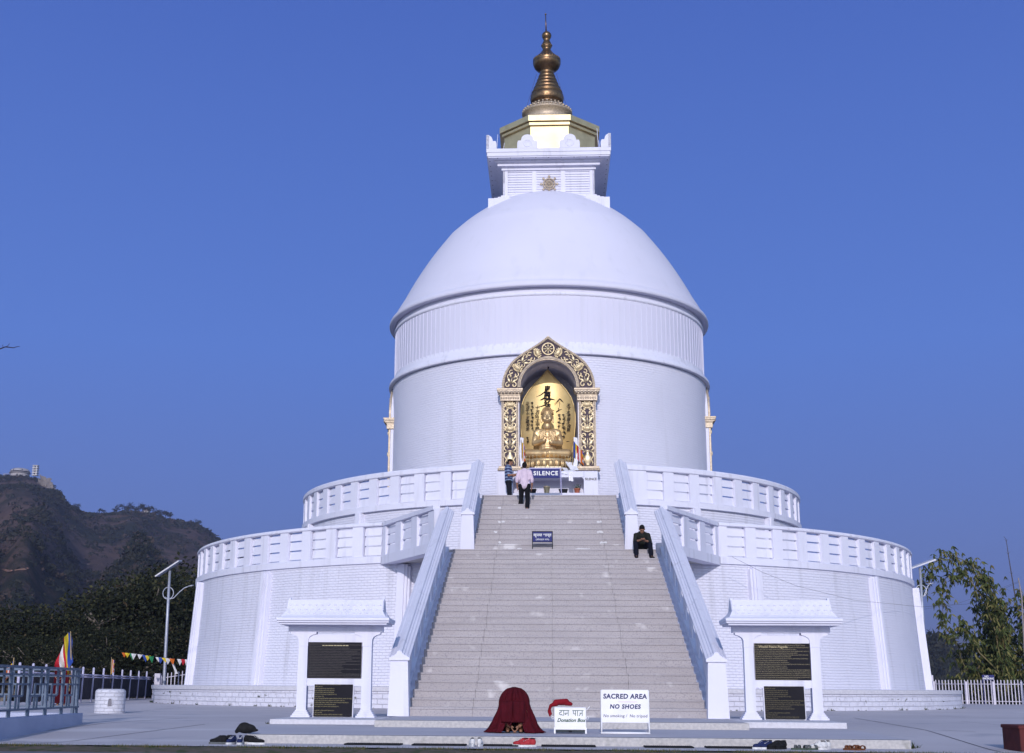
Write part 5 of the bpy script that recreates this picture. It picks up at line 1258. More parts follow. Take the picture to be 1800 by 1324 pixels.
    E_ = hd+[cap((0, .02, .40), .12, (0, .16, .30), .14), cap((-.1, .18, .25), .09, (-.13, -.08, .30), .07), cap((.1, .18, .25), .09, (.13, -.08, .30), .07), cap((-.13, -.08, .30), .055, (-.10, .06, .06), .04), cap((.13, -.08, .30), .055, (.09, .05, .06), .04),
             cap((-.10, .05, .05), .036, (-.10, -.10, .03), .026), cap((.09, .04, .05), .036, (.10, -.11, .03), .026), cap((0, .05, .42), .06, (.02, -.04, .36), .05), cap((-.15, 0, .42), .05, (-.17, -.1, .22), .035), cap((-.17, -.1, .22), .034, (-.06, -.12, .10), .026), cap((.15, 0, .42), .05, (.17, -.1, .22), .035), cap((.17, -.1, .22), .034, (.08, -.12, .10), .026)]
    hand(E_, (-.04, -.13, .085), (.3, -.5, -.7), 1, (.6, 0, .2), .5); hand(E_, (.06, -.13, .085), (-.3, -.5, -.7), -1, (-.6, 0, .2), .5)
    bd = blob('body', E_, .009, MT['skin'], t, 1)
    blob('hair', [el(P(0, -.02, .04), (.081, .095, .09), Rm)], .01, MT['hair'], bd, 2)
    # the robe: a draped hood over the bent back, parted low in front
    b = MB(); na, nz = 120, 34; v = []
    for j in range(nz+1):
        k = j/nz; zz = .672*(1-k)
        prof = sqrt(max(0, 1-(1-k*1.0)**2.6)) if k < .45 else 1
        for i in range(na+1):
            a = -pi+.0+2*pi*i/na                               # a = 0 faces the camera
            rx = .215*(1-(1-min(1, k/.42))**2.3)**.5+.155*max(0, (k-.38)/.62)**1.15; ry = .20*(1-(1-min(1, k/.42))**2.3)**.5+.10*max(0, (k-.38)/.62)
            fold = (.012+.030*k*k)*sin(a*11+2*sin(k*3+a))+(.008+.018*k)*sin(a*23+1.3+3*k)+.01*k*mnoise.noise(Vector((a*2, k*4, 1)))
            rx += fold; ry += fold
            xx = rx*sin(a)*(1+.05*cos(a)); yy = -ry*cos(a)+.04
            if abs(a) < .62 and k > .15: yy += .035*(1-abs(a)/.62)*min(1, (k-.15)*3)   # hollow in front
            if k > .86: 
                q = (k-.86)/.14; xx += .05*q*q*(1 if sin(a) > 0 else -1)*abs(sin(a)); yy -= .02*q
            zf = zz
            v.append((xx, yy, max(.004+.006*abs(sin(a*9)), zf)))
    f = []
    for j in range(nz):
        for i in range(na):
            a = -pi+2*pi*(i+.5)/na; k = (j+.5)/nz
            if -.42 < a < .40 and k > .80-.05*cos(a*14) and True: continue
            if .08 < a < .40 and k > .72: continue
            f.append((j*(na+1)+i, j*(na+1)+i+1, (j+1)*(na+1)+i+1, (j+1)*(na+1)+i))
    b.add(v, f, None, True); o = b.build('robe', MT['maroon'], t); md = o.modifiers.new('s', 'SOLIDIFY'); md.thickness = .010; md.offset = -1
    b = MB()
    for (px, w) in ((-.15, .05), (-.06, .04), (.035, .045), (.115, .035)):  # hanging front folds
        vv = []
        for j in range(13):
            k = j/12; 
            for q in range(7): u = (q/6-.5)*2; vv.append((px+u*w*(1+.2*k)+.02*k*sin(px*30), -.205-.012*cos(u*pi/2)-.035*sin(k*pi), .47-.31*k+.0))
        b.add(vv, [(7*j+q, 7*j+q+1, 7*j+8+q, 7*j+7+q) for j in range(12) for q in range(6)], None, True)
    o = b.build('robe_front_fold', MT['maroon'], t); md = o.modifiers.new('s', 'SOLIDIFY'); md.thickness = .012
    for q in (-1, 1):
        b = MB(); vv = []
        for j in range(7):
            for i in range(9): k, u = j/6, i/8; vv.append((q*(.30+.13*u+.02*sin(i)), -.12-.02*k+.12*k, .015+.06*(1-u)**2*(1-.6*k)+.008*sin(u*9+k*5)))
        b.add(vv, [(9*j+i, 9*j+i+1, 9*j+10+i, 9*j+9+i) for j in range(6) for i in range(8)], None, True)
        o = b.build('robe_train', MT['maroon'], t); md = o.modifiers.new('s', 'SOLIDIFY'); md.thickness = .008
    for q in (-1, 1):
        b = MB(); b.prism([(-.035, -.12), (.035, -.12), (.03, .11), (-.03, .11)], 0, .018, 'z'); b.tube([(-.033, -.05, .015), (0, -.06, .055), (.033, -.05, .015)], .007, 6); o = b.build('slipper', MT['black'], t); o.location = (q*.10, -.05, 0)
    # monk standing behind the railing at the left
    x, y, z = -15.25, -14.0, .15; f = 1.0
    t = thing('person', 'monk in a maroon robe standing behind the blue-grey railing at the far left', 'person', (x, y, z), .3)
    hd, P, Rm = head_els((.03, -.02, 1.385), (.75, .5, -.05), (0, 0, 1), 1.0)
    E_ = hd+[cap((0, 0, 1.23), .055, (.02, -.01, 1.34), .05), cap((0, 0, .80), .13, (0, 0, 1.10), .13), cap((-.17, 0, 1.17), .055, (.17, 0, 1.17), .055), cap((-.08, 0, .78), .09, (-.09, 0, .42), .06), cap((.08, 0, .78), .09, (.09, 0, .42), .06),
             cap((-.09, 0, .42), .055, (-.09, .02, .06), .038), cap((.09, 0, .42), .055, (.09, .02, .06), .038), cap((-.09, .02, .05), .034, (-.09, -.13, .03), .026), cap((.09, .02, .05), .034, (.09, -.13, .03), .026),
             cap((.18, 0, 1.16), .05, (.23, .02, .90), .04), cap((.23, .02, .90), .038, (.20, -.10, .68), .028), cap((-.18, 0, 1.16), .05, (-.22, 0, .92), .04), cap((-.22, 0, .92), .038, (-.14, -.14, .80), .028)]
    hand(E_, (.20, -.12, .64), (0, -.2, -1), 1, (-1, 0, 0), .5); hand(E_, (-.12, -.16, .79), (.8, -.3, .1), 1, (0, 0, 1), .5)
    bd = blob('body', E_, .010, mat('tan_skin', (.40, .21, .13), .55), t, 1); blob('hair', [el(P(0, -.018, .036), (.078, .094, .090), Rm)], .01, mat('shaved_hair', (.16, .10, .07), .8), bd, 2)
    b = MB(); na, nz = 72, 26; v = []
    for j in range(nz+1):
        k = j/nz; zz = 1.24-1.16*k
        rx = (.10+.14*min(1, k/.12)) if k < .12 else .24-.02*sin(k*4)+.05*k; ry = (.09+.07*min(1, k/.12)) if k < .12 else .16+.05*k
        for i in range(na): a = 2*pi*i/na; w = (.006+.03*k)*sin(a*8+k*2)+.008*sin(a*15-k*9); v.append(((rx+w)*sin(a), -(ry+w)*cos(a), zz-.05*(cos(a*.5+.8))*(1-k)*.6))
    b.add(v, [(j*na+i, j*na+(i+1) % na, (j+1)*na+(i+1) % na, (j+1)*na+i) for j in range(nz) for i in range(na)], None, True); b.build('robe', MT['maroon'], t)
people()
# ================================================================== railings, fences, street furniture
BG = mat('blue_grey_metal_paint', (.13, .17, .24), .6, col2=(.10, .13, .19), nscale=9)
BW = mat('blue_washed_wall', (.42, .45, .60), .85, col2=(.34, .37, .52), nscale=2.5, var=.9, bump=.005, bscale=20)
LM = mat('lilac_fence_paint', (.50, .49, .64), .7, col2=(.40, .39, .55), nscale=6)
def railing():
    A = (-8.35, -31.7); 
    for (lab, B, nb) in (('blue-grey lattice railing on a low blue wall, the long run nearest the camera', (-7.75, -42.0), 12), ('blue-grey lattice railing on a low blue wall, the short far return', (-12.6, -31.3), 5)):
        dx, dy = B[0]-A[0], B[1]-A[1]; Ln = math.hypot(dx, dy); t = thing('railing', lab, 'railing', (A[0], A[1], 0), atan2(dy, dx), 'blue-grey railings at the left')
        b = MB(); b.bbox(0, Ln, -.10, .10, -.1, .31, .01); b.build('base_wall', BW, t)
        x = .1; step = Ln/nb
        for k in range(nb):
            x0 = .1+k*step
            b = MB(); b.box(x0-.025, x0+.025, -.025, .025, .30, 1.06); b.build('post', BG, t)
            b = MB(); u = step; w = .015
            def V(f, z0, z1): b.box(x0+f*u-w, x0+f*u+w, -w, w, z0, z1)
            def H(f0, f1, z): b.box(x0+f0*u, x0+f1*u, -w*.8, w*.8, z-w, z+w)
            V(.36, .62, 1.06); V(.68, .42, .80); H(0, .68, .80); H(.36, 1, .62); V(.52, .42, .62)
            b.build('lattice_panel', BG, t)
        b = MB(); b.box(0, Ln, -.03, .03, 1.04, 1.08); b.box(0, Ln, -.02, .02, .93, .96); b.box(0, Ln, -.02, .02, .40, .43); b.build('rail', BG, t)
railing()
def fences():
    # far left: leaning lilac posts with dark netting
    A, B = (-14.0, -28.), (-19.2, 8.)
    t = thing('fence', 'lilac post fence hung with dark netting along the left edge of the court', 'fence', (0, 0, 0))
    px = [28, 52, 75, 98, 120, 141, 159.5, 177.5, 194.5, 210.5, 225.5, 240, 254, 267]
    pts = [on_line(x, 1237, A, B) for x in px]
    for p in pts:
        z = plaza_z(p.y); b = MB(); b.tube([(p.x, p.y, z), (p.x+.02, p.y, z+1.22)], .042, 6); b.ell((p.x+.02, p.y, z+1.22), .045, None, 6, 4); b.build('post', LM, t)
    b = MB(); 
    for p, q in zip(pts, pts[1:]):
        for zz in (.98, .90): b.tube([p+Vector((0, .05, zz+plaza_z(p.y))), q+Vector((0, .05, zz+plaza_z(q.y)))], .028, 6)
    b.build('rail', LM, t)
    net = mat('dark_netting', (.055, .052, .062), .9, col2=(.035, .034, .042), nscale=5, bump=.02, bscale=8)
    b = MB(); v = []; n = 0
    for p, q in zip(pts, pts[1:]):
        for i in range(6):
            c = p.lerp(q, i/6); z = plaza_z(c.y); v += [(c.x-.03+.03*sin(i*2), c.y+.09, z+.10+.02*sin(i*3)), (c.x-.03, c.y+.09, z+.5), (c.x, c.y+.09, z+.92)]; n += 1
    b.add(v, [(3*i+j, 3*i+3+j, 3*i+4+j, 3*i+1+j) for i in range(n-1) for j in (0, 1)], None, True); b.build('netting', net, t)
    # white picket fences
    def pickets(lab, A, B, h, sp, posts, every=0):
        t = thing('fence', lab, 'fence', (0, 0, 0)); A = Vector(A); B = Vector(B); Ln = (B-A).length; n = int(Ln/sp); d = (B-A).normalized()
        W = mat('white_fence_paint', (.62, .60, .70), .7, col2=(.52, .50, .60), nscale=5)
        for i in range(n+1):
            p = A+d*i*sp; b = MB(); w = .019
            if i >= 100: continue
            b.add([(p.x-w, p.y-w, p.z), (p.x+w, p.y-w, p.z), (p.x+w, p.y+w, p.z), (p.x-w, p.y+w, p.z), (p.x-w, p.y-w, p.z+h), (p.x+w, p.y-w, p.z+h), (p.x+w, p.y+w, p.z+h), (p.x-w, p.y+w, p.z+h), (p.x, p.y, p.z+h+.035)],
                  [(0, 1, 5, 4), (1, 2, 6, 5), (2, 3, 7, 6), (3, 0, 4, 7), (4, 5, 8), (5, 6, 8), (6, 7, 8), (7, 4, 8)]); b.build('picket', W, t)
        b = MB()
        for z in (.14, h-.17): b.tube([A+Vector((0, 0, z)), B+Vector((0, 0, z))], .024, 4)
        b.build('rail', W, t)
        for q in posts:
            p = A.lerp(B, q); b = MB(); b.box(p.x-.045, p.x+.045, p.y-.08, p.y+.01, p.z-.02, p.z+h-.05); b.build('post', W, t)
    a, c = at(1631, 1236, 66.5), at(1900, 1243, 62); a.z = c.z = .17
    pickets('white picket fence along the right edge of the court, before the bamboo', a, c, 1.10, .158, (.05, .272, .455, .64, .82))
    a, c = at(281, 1206, 62), at(345, 1206, 62.5); a.z = .22; c.z = .48
    pickets('short white picket fence on the left, just beyond the pagoda wall', a, c, 1.06, .17, (.02,))
fences()
def furniture():
    # whitewashed brick incense well
    t = thing('brick_drum', 'small round whitewashed brick drum with an arched niche, standing on the court at left', 'brick drum', (-10.38, -23.9, .14))
    br = mat('whitewashed_block', (.64, .64, .72), .9, col2=(.52, .52, .60), nscale=3, var=.9, brick=(.22, .085, .009, .014, .10))
    b = MB(); b.lathe([(.35, -.03), (.35, .50), (.33, .54), (.28, .56), (.27, .52), (0, .52)], 40, uvr=.35, smooth=False); b.build('wall', br, t)
    b = MB(); b.M = Matrix.Rotation(radians(18), 4, 'Z')
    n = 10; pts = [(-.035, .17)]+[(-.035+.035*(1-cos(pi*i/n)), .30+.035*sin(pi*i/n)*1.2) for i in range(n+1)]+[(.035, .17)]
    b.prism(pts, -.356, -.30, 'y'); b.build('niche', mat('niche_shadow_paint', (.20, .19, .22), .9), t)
    b = MB(); b.M = Matrix.Rotation(radians(18), 4, 'Z'); P_ = [(x*1.35, z*1.0+(.008 if z > .29 else 0)) for x, z in pts]; b.tube([(x, -.352, z) for x, z in P_], .010, 6); b.build('niche_rim', br, t)
    # solar street lamps
    sil = mat('galvanised_steel', (.42, .44, .52), .45, .4, col2=(.34, .36, .44), nscale=8)
    def lamp(lab, base, top, p0, p1, mir, D):
        B_, T_ = at(*base, D), at(*top, D); t = thing('solar_street_lamp', lab, 'street lamp', (0, 0, 0), 0, 'solar street lamps beside the pagoda')
        b = MB(); b.tube([(B_.x, B_.y, -1), B_, B_.lerp(T_, .5), T_], [.085, .08, .07, .055], 10); b.build('pole', sil, t)
        q0, q1 = at(*p0, D), at(*p1, D); d = (q1-q0); pm = mat('solar_cell', (.03, .035, .06), .3); b = MB(); nn = Vector((0, .30, .0)); u = d.normalized().cross(Vector((0, 1, 0)))*.03
        b.add([q0-nn-u, q1-nn-u, q1+nn-u+Vector((0, 0, .06)), q0+nn-u+Vector((0, 0, .06)), q0-nn+u, q1-nn+u, q1+nn+u+Vector((0, 0, .06)), q0+nn+u+Vector((0, 0, .06))],
              [(0, 1, 2, 3), (4, 7, 6, 5), (0, 4, 5, 1), (1, 5, 6, 2), (2, 6, 7, 3), (3, 7, 4, 0)]); b.build('solar_panel', mat('panel_frame_white', (.6, .6, .66), .5), t)
        C_ = B_.lerp(T_, .80); b = MB(); r = .25
        b.tube([C_+Vector((r*1.0*cos(a)-.02*mir, 0, abs(r)*sin(a)*1.1)) for a in [2*pi*i/20 for i in range(21)]], .022, 6, caps=False)
        b.tube([C_+Vector((mir*x, 0, z)) for x, z in ((-.15, -.18), (.0, -.28), (.25, -.22), (.5, .05), (.72, .24), (.95, .33))], .026, 6); b.build('arm', sil, t)
        b = MB(); b.M = Matrix.Translation(C_+Vector((mir*1.02, 0, .34))) @ Matrix.Rotation(-mir*.2, 4, 'Y'); b.ell((0, 0, 0), (.16, .07, .035), None, 10, 6); b.build('lamp_head', sil, t)
    lamp('silver solar street lamp with tilted panel, left of the pagoda before the trees', (288, 1206), (298.5, 1003), (276, 1014), (317, 987), 1, 60)
    lamp('silver solar street lamp with tilted panel, right of the pagoda near the bamboo', (1629.5, 1206), (1617, 998), (1600, 1000), (1642, 985), .45, 62)
    wb = mat('white_meter_box', (.60, .58, .68), .7)
    for (x0, x1, y0, y1, D, lab) in ((273, 281.5, 1184, 1204, 60, 'pale lilac meter box at the foot of the left street lamp'), (1630, 1640, 1187, 1198, 64, 'pale lilac meter box on a post beside the right street lamp')):
        p, q = at(x0, y0, D), at(x1, y1, D); t = thing('meter_box', lab, 'box', (0, 0, 0)); b = MB(); b.bbox(p.x, q.x, p.y-.1, p.y+.1, q.z, p.z, .01); b.build('case', wb, t)
        b = MB(); b.tube([((p.x+q.x)/2, p.y, .1), ((p.x+q.x)/2, p.y, q.z)], .04, 6); b.build('post', wb, t)
    # navy sign behind the right fence
    p, q = at(1726, 1186.5, 65.5), at(1748, 1196, 65.5); t = thing('fence_sign', 'small navy sign on dark posts reading NO SMOKING behind the right picket fence', 'sign', ((p.x+q.x)/2, p.y, .17))
    w, z0, z1 = (q.x-p.x)/2, q.z-.17, p.z-.17; b = MB(); b.bbox(-w, w, -.012, .012, z0, z1, .004); pn = b.build('panel', MT['navy'], t)
    text('NO', .12, MT['text_white'], pn, tm(-.08, -.014, z1-.075), bold=.003); text('SMOKING', .12, MT['text_white'], pn, tm(0, -.014, z0+.075), bold=.003)
    b = MB(); b.box(-w+.01, -w+.04, .01, .04, 0, z1); b.box(w-.04, w-.01, .01, .04, 0, z1); b.build('legs', MT['navy'], t)
    # red brick planter cut by the right edge
    t = thing('brick_planter', 'dark red brick planter pillar at the bottom right corner of the court', 'planter', (6.72, -36.05, 0))
    rb = mat('dark_red_brick', (.12, .032, .032), .9, col2=(.07, .022, .024), nscale=5, var=.9, brick=(.2, .07, .008, .01, .4))
    b = MB(); b.bbox(-.375, .375, -.35, .35, -.02, .30, .008); b.build('body', rb, t); b = MB(); b.bbox(-.39, .39, -.365, .365, .295, .345, .01); b.build('coping', rb, t)
    b = MB(); 
    for k in range(6): b.box(-.30+.11*k, -.27+.11*k, -.357, -.34, .02, .22)
    b.build('fluting', mat('dark_red_relief', (.16, .04, .036), .9), t)
    # flags on the left railing
    t = thing('flag', 'large striped five-colour flag on a bamboo pole at the corner of the left railing', 'flag')
    top = [(124, 1113), (118.5, 1112), (114.5, 1120), (110, 1132), (105, 1147), (98, 1172)]; bot = [(127, 1164), (122, 1179), (117, 1187), (112, 1188), (107, 1186), (103, 1181)]
    b = MB(); seq = ['blue', 'yellow', 'red', 'white', 'red']
    for k in range(5):
        b.mi = k; g = []
        for i in range(5):
            u = i/4
            for j in range(13):
                w = j/12; x = (top[k][0]*(1-u)+top[k+1][0]*u)*(1-w)+(bot[k][0]*(1-u)+bot[k+1][0]*u)*w; y = (top[k][1]*(1-u)+top[k+1][1]*u)*(1-w)+(bot[k][1]*(1-u)+bot[k+1][1]*u)*w
                p = at(x+.8*sin(w*7+k), y, 23.45); q = k+u; p.y += .05*sin(q*2.3+w*3)+.02*sin(q*5+w*8); g.append(p)
        b.add(g, [(13*i+j, 13*i+j+1, 13*i+14+j, 13*i+13+j) for i in range(4) for j in range(12)], None, True)
    b.build('cloth', [FL[c] for c in seq], t)
    b = MB(); P0 = at(124, 1110, 23.47); b.tube([P0, P0+Vector((.05, 0, -.5)), P0+Vector((.06, 0, -1.05))], [.009, .012, .014], 8); b.build('pole', mat('bamboo_pole', (.36, .27, .14), .7, col2=(.26, .19, .10), nscale=8), t)
    buddhist_flag('small striped five-colour flag low at the far left edge behind the railing', at(24, 1162, 23.85), .22, .24, pi-.3, .70, .02, .5, 7)
    buddhist_flag('narrow twisted five-colour flag on a fence post left of the street lamp', at(196, 1158, on_line(196, 1160, (-14.0, -28.), (-19.2, 8.)).y+55.06), .15, .62, .2, .95, .02, .3, 9)
    # prayer flags
    t = thing('prayer_flags', 'string of coloured triangular prayer flags between the street lamp and the trees', 'prayer flags', (0, 0, 0))
    P_ = [at(x, y, 58-.03*(x-217)) for x, y in ((150, 1131), (217, 1147), (245, 1150), (275, 1155), (305, 1158), (345, 1160))]
    b = MB(); b.tube(P_, .006, 4); b.build('string', MT['black'], t)
    cols = ['orange', 'yellow', 'green', 'white', 'red', 'white', 'blue', 'yellow', 'green', 'red', 'white', 'blue', 'yellow', 'white', 'orange', 'blue', 'white', 'red', 'white', 'green']
    rr = random.Random(4)
    for i, c in enumerate(cols):
        if i in (4, 9, 15): continue
        u = 1+3.95*(i+.5+rr.uniform(-.25, .25))/len(cols); k = int(u); p = P_[k].lerp(P_[min(k+1, 5)], u-k); w = .125; h = rr.uniform(.20, .33); sk = rr.uniform(-.06, .08)
        b = MB(); b.add([(p.x-w, p.y, p.z), (p.x, p.y+.01, p.z-.005), (p.x+w, p.y, p.z), (p.x+w*.45+sk*.5, p.y+.04, p.z-h*.5), (p.x+sk, p.y+.02, p.z-h), (p.x-w*.45+sk*.5, p.y-.03, p.z-h*.5)], [(0, 5, 1), (1, 5, 3), (1, 3, 2), (5, 4, 3)]); b.build('pennant', FL[c], t)
    p = at(299, 1158, 56); b = MB(); b.add([(p.x, p.y, p.z), (p.x+.07, p.y, p.z), (p.x+.38, p.y, p.z-.62), (p.x+.27, p.y+.03, p.z-.64)], [(0, 1, 2, 3)]); b.build('streamer', FL['white'], t)
    # overhead wires
    wm = mat('wire', (.10, .10, .13), .8)
    for lab, P_ in (('thin overhead wire sagging from the lower parapet to the pole at the right edge', [at(1287, 979, 40.3), at(1340, 1006, 40.6), at(1400, 1030, 41.2), at(1500, 1055, 42.3), at(1620, 1067, 49), at(1700, 1062, 58), at(1790, 1024, 63)]),
                    ('second overhead wire running from the right street lamp to the pole at the right edge', [at(1618, 1072, 62), at(1680, 1062, 62.3), at(1740, 1042, 62.6), at(1790, 1022, 63)])):
        b = MB(); b.tube(P_, .0055, 4); o = b.build('wire', wm); tag(o, lab, 'wire')
    b = MB(); b.tube([at(1790, 1016, 63), at(1796, 1050, 63), at(1806, 1240, 63)], [.03, .035, .045], 8); o = b.build('utility_pole', mat('pale_pole', (.26, .23, .24), .8)); tag(o, 'pale wooden pole carrying the wires at the right edge', 'pole')
furniture()
# ================================================================== hills
SKY_LINE = [(-60, 5.), (-45, 7.), (-34, 9.5), (-28, 9.4), (-23.6, 8.35), (-22.2, 8.40), (-21.8, 8.25), (-21.3, 8.0), (-21.05, 7.7), (-20.85, 7.3), (-20.4, 7.15), (-20.0, 6.95), (-19.5, 6.95), (-18.9, 7.02), (-17.9, 7.1), (-17.2, 7.0), (-16.5, 6.85), (-15.5, 6.75), (-14.5, 6.15), (-13.5, 5.4), (-11, 3.6), (-7, 1.8), (-2, .5), (4, -.6), (10, -1.4), (60, -2)]
def lerp_tab(T, x):
    for i in range(len(T)-1):
        if T[i][0] <= x <= T[i+1][0]:
            u = (x-T[i][0])/(T[i+1][0]-T[i][0]); return T[i][1]+(T[i+1][1]-T[i][1])*u
    return T[0][1] if x < T[0][0] else T[-1][1]
RR = 900.
def hill_z(az, r):
    H = math.tan(radians(lerp_tab(SKY_LINE, az)))*RR+.8
    x, y = r*sin(radians(az)), r*cos(radians(az))
    if r < RR:
        u = max(0, (r-170)/(RR-170)); s = u**.86
        z = -30+(H+30)*s
        n = mnoise.noise(Vector((az*.22, r*.004, 3)))*34*sin(pi*min(1, u))+mnoise.noise(Vector((az*.75, r*.008, 7)))*14*sin(pi*min(1, u)); n2 = mnoise.noise(Vector((x*.02, y*.02, 1)))*5*sin(pi*min(1, u*1.0))
        # never let the slope rise above the skyline as seen from the court
        zz = z+n+n2; return min(zz, .8+(H-.8)*r/RR-2.5*(1-u)-.5)
    return H-(r-RR)*.25
def hills():
    m = bpy.data.materials.new('hill_scrub_and_grass'); m.use_nodes = True; nt = m.node_tree; b = nt.nodes['Principled BSDF']; b.inputs['Roughness'].default_value = .95; b.inputs['Specular IOR Level'].default_value = .05
    L = nt.links.new; tc = _nn(nt, 'ShaderNodeTexCoord')
    def nz(s, d=8):
        n = _nn(nt, 'ShaderNodeTexNoise'); n.inputs['Scale'].default_value = s; n.inputs['Detail'].default_value = d; n.inputs['Roughness'].default_value = .62; L(tc.outputs['Object'], n.inputs['Vector']); return n.outputs['Fac']
    def mr(f, a, c):
        r = _nn(nt, 'ShaderNodeMapRange'); r.inputs[1].default_value = a; r.inputs[2].default_value = c; L(f, r.inputs[0]); return r.outputs[0]
    def mx(a, c, f):
        x = _nn(nt, 'ShaderNodeMix', data_type='RGBA'); L(f, x.inputs[0])
        for i, q in ((6, a), (7, c)):
            if isinstance(q, tuple): x.inputs[i].default_value = q+(1,)
            else: L(q, x.inputs[i])
        return x.outputs[2]
    c = mx((.108, .073, .064), (.075, .052, .048), mr(nz(.05), .4, .6)); c = mx(c, (.022, .026, .022), mr(nz(.012, 12), .50, .57)); c = mx(c, (.030, .032, .024), mr(nz(.09, 8), .56, .64)); c = mx(c, (.12, .092, .078), mr(nz(.022, 10), .64, .72))
    L(c, b.inputs['Base Color'])
    bp = _nn(nt, 'ShaderNodeBump'); bp.inputs['Distance'].default_value = 4.; L(nz(.06, 10), bp.inputs['Height']); L(bp.outputs[0], b.inputs['Normal'])
    b_ = MB(); azs = [-60+.25*i for i in range(int(75/.25)+1)]; rs = [170, 200, 240, 290, 340, 390, 440, 490, 540, 590, 640, 690, 740, 790, 830, 860, 885, 900, 960, 1200]
    v = [(r*sin(radians(a)), -55+r*cos(radians(a)), hill_z(a, r)) for r in rs for a in azs]; n = len(azs)
    b_.add(v, [(j*n+i, j*n+i+1, (j+1)*n+i+1, (j+1)*n+i) for j in range(len(rs)-1) for i in range(n-1)], None, True)
    b_.build('hillside', m, kind='structure')
    # scrub covering the hillside and roughening its skyline
    sm = [mat('scrub_dark', (.022, .026, .022), .9), mat('scrub_mid', (.036, .036, .027), .9), mat('scrub_dry', (.070, .052, .045), .9)]
    b_ = MB(); rr = random.Random(21)
    for i in range(10500):
        az = rr.uniform(-25, -12.5); r = rr.uniform(300, 899) if i > 900 else rr.uniform(880, 902); p = (r*sin(radians(az)), -55+r*cos(radians(az)))
        d = mnoise.noise(Vector((p[0]*.010, p[1]*.010, 4)))+.5*mnoise.noise(Vector((p[0]*.03, p[1]*.03, 2)))
        if i > 900 and d < .04 and rr.random() < .86: continue
        z = hill_z(az, r); s = rr.choice((.7, 1., 1.4, 2.4))*rr.uniform(.7, 1.2)*(r/900)**.5*(.75 if i < 900 else 1); b_.mi = 0 if rr.random() < .62 else (1 if rr.random() < .7 else 2)
        for k in range(12):
            a, e = rr.uniform(0, 2*pi), rr.uniform(.0, 1.3); q = Vector((p[0]+s*cos(a)*cos(e), p[1]+s*sin(a)*cos(e), z+s*.9*sin(e))); u = Vector((rr.gauss(0, 1), rr.gauss(0, 1), rr.gauss(0, 1))).normalized()*s*.5; w = u.orthogonal().normalized()*s*.45
            b_.add([q-u, q+w, q+u], [(0, 1, 2)])
    o = b_.build('scrub', sm); tag(o, 'dark scrub and bushes covering the brown hillside at left', 'scrub', kind='stuff')
    # rock face under the lookout, road cut, houses
    def hp(px, py, lift=0.):                                   # point of the hillside on a bearing and elevation
        r0 = ray(px, py); az = math.degrees(atan2(r0.x, r0.y)); el = r0.z/math.hypot(r0.x, r0.y)
        best = min(range(200, 900, 4), key=lambda r: abs(hill_z(az, r)-(.8+el*r)) - (r*.0005)); return Vector((best*sin(radians(az)), -55+best*cos(radians(az)), .8+el*best+lift))
    rk = mat('bare_rock', (.22, .19, .18), .95, col2=(.09, .08, .08), nscale=.16, var=.7, bump=1.2, bscale=.3)
    b_ = MB(); n = 15
    c0 = hp(84, 858)
    v = []
    for j in range(n):
        for i in range(n):
            u, w = i/(n-1)*2-1, j/(n-1)*2-1; e = max(0, 1-u*u-w*w); v.append((c0.x+u*5.5-w*3.2, c0.y-1.5-2.5*e+1.3*mnoise.noise(Vector((u*3, w*3, 2))), c0.z+w*8.5+1.*mnoise.noise(Vector((u*2, w*2, 8)))))
    b_.add(v, [(j*n+i, j*n+i+1, (j+1)*n+i+1, (j+1)*n+i) for j in range(n-1) for i in range(n-1) if ((i-6.5)/7)**2+((j-6.5)/7)**2 < .85+.5*mnoise.noise(Vector((i*.6, j*.6, 5)))])
    b_.build('rock_face', rk, kind='structure')
    b_ = MB(); v = []; n = 40
    for i in range(n+1):
        x = -20+i*3.4; 
        for dy in (0, 2.6+1.2*sin(i*.7)): p = hp(x, 1001-2*sin(i*.35)+dy, 0); v.append((p.x, p.y-2.0, p.z))
    b_.add(v, [(2*i, 2*i+2, 2*i+3, 2*i+1) for i in range(n) if mnoise.noise(Vector((i*.4, 1, 1))) > -.25]); b_.build('dirt_road', mat('road_cut', (.23, .13, .10), .95, col2=(.14, .09, .075), nscale=.2), kind='structure')
    hw = mat('house_wall', (.42, .40, .40), .9); hr = mat('house_roof', (.25, .20, .20), .9)
    for (px, py, s, lab) in ((153, 1002, 1., 'small pale house low on the hillside, left one of three'), (163, 1000, 1.3, 'small pale house low on the hillside, middle one of three'), (173, 1001, .9, 'small pale house low on the hillside, right one of three'), (258, 901, 1.2, 'tiny pink walled house among the trees on the right hill')):
        p = hp(px, py); t = thing('house', lab, 'house', (p.x, p.y, p.z-1), .3, 'small houses on the hillside', s)
        b_ = MB(); b_.box(-1.6, 1.6, -1.2, 1.2, -2, 1.6); b_.build('wall', hw, t); b_ = MB(); b_.prism([(-1.5, 1.6), (0, 2.4), (1.5, 1.6)], -1.9, 1.9, 'x'); b_.build('roof', hr, t)
        b_ = MB(); b_.box(-1.0, -.5, -1.22, -1.18, .3, 1.1); b_.box(.4, .9, -1.22, -1.18, .3, 1.1); b_.build('window', MT['black'], t)
    # hilltop lookout and tower
    g = mat('lookout_concrete', (.36, .34, .36), .9, col2=(.28, .26, .28), nscale=.5); D = 893
    p = at(35, 832, D); t = thing('lookout_building', 'round grey lookout building with a shallow roof on top of the far hill', 'building', p, 0, None, .84)
    b_ = MB(); b_.lathe([(7.6, -3), (7.6, -.2), (8.8, -.1), (8.8, .25), (7.2, .3)], 32, smooth=False); b_.build('terrace_wall', g, t)
    b_ = MB(); b_.lathe([(6.6, .2), (6.6, 1.3)], 32); b_.build('dark_gallery', mat('gallery_dark', (.03, .03, .035), .9), t)
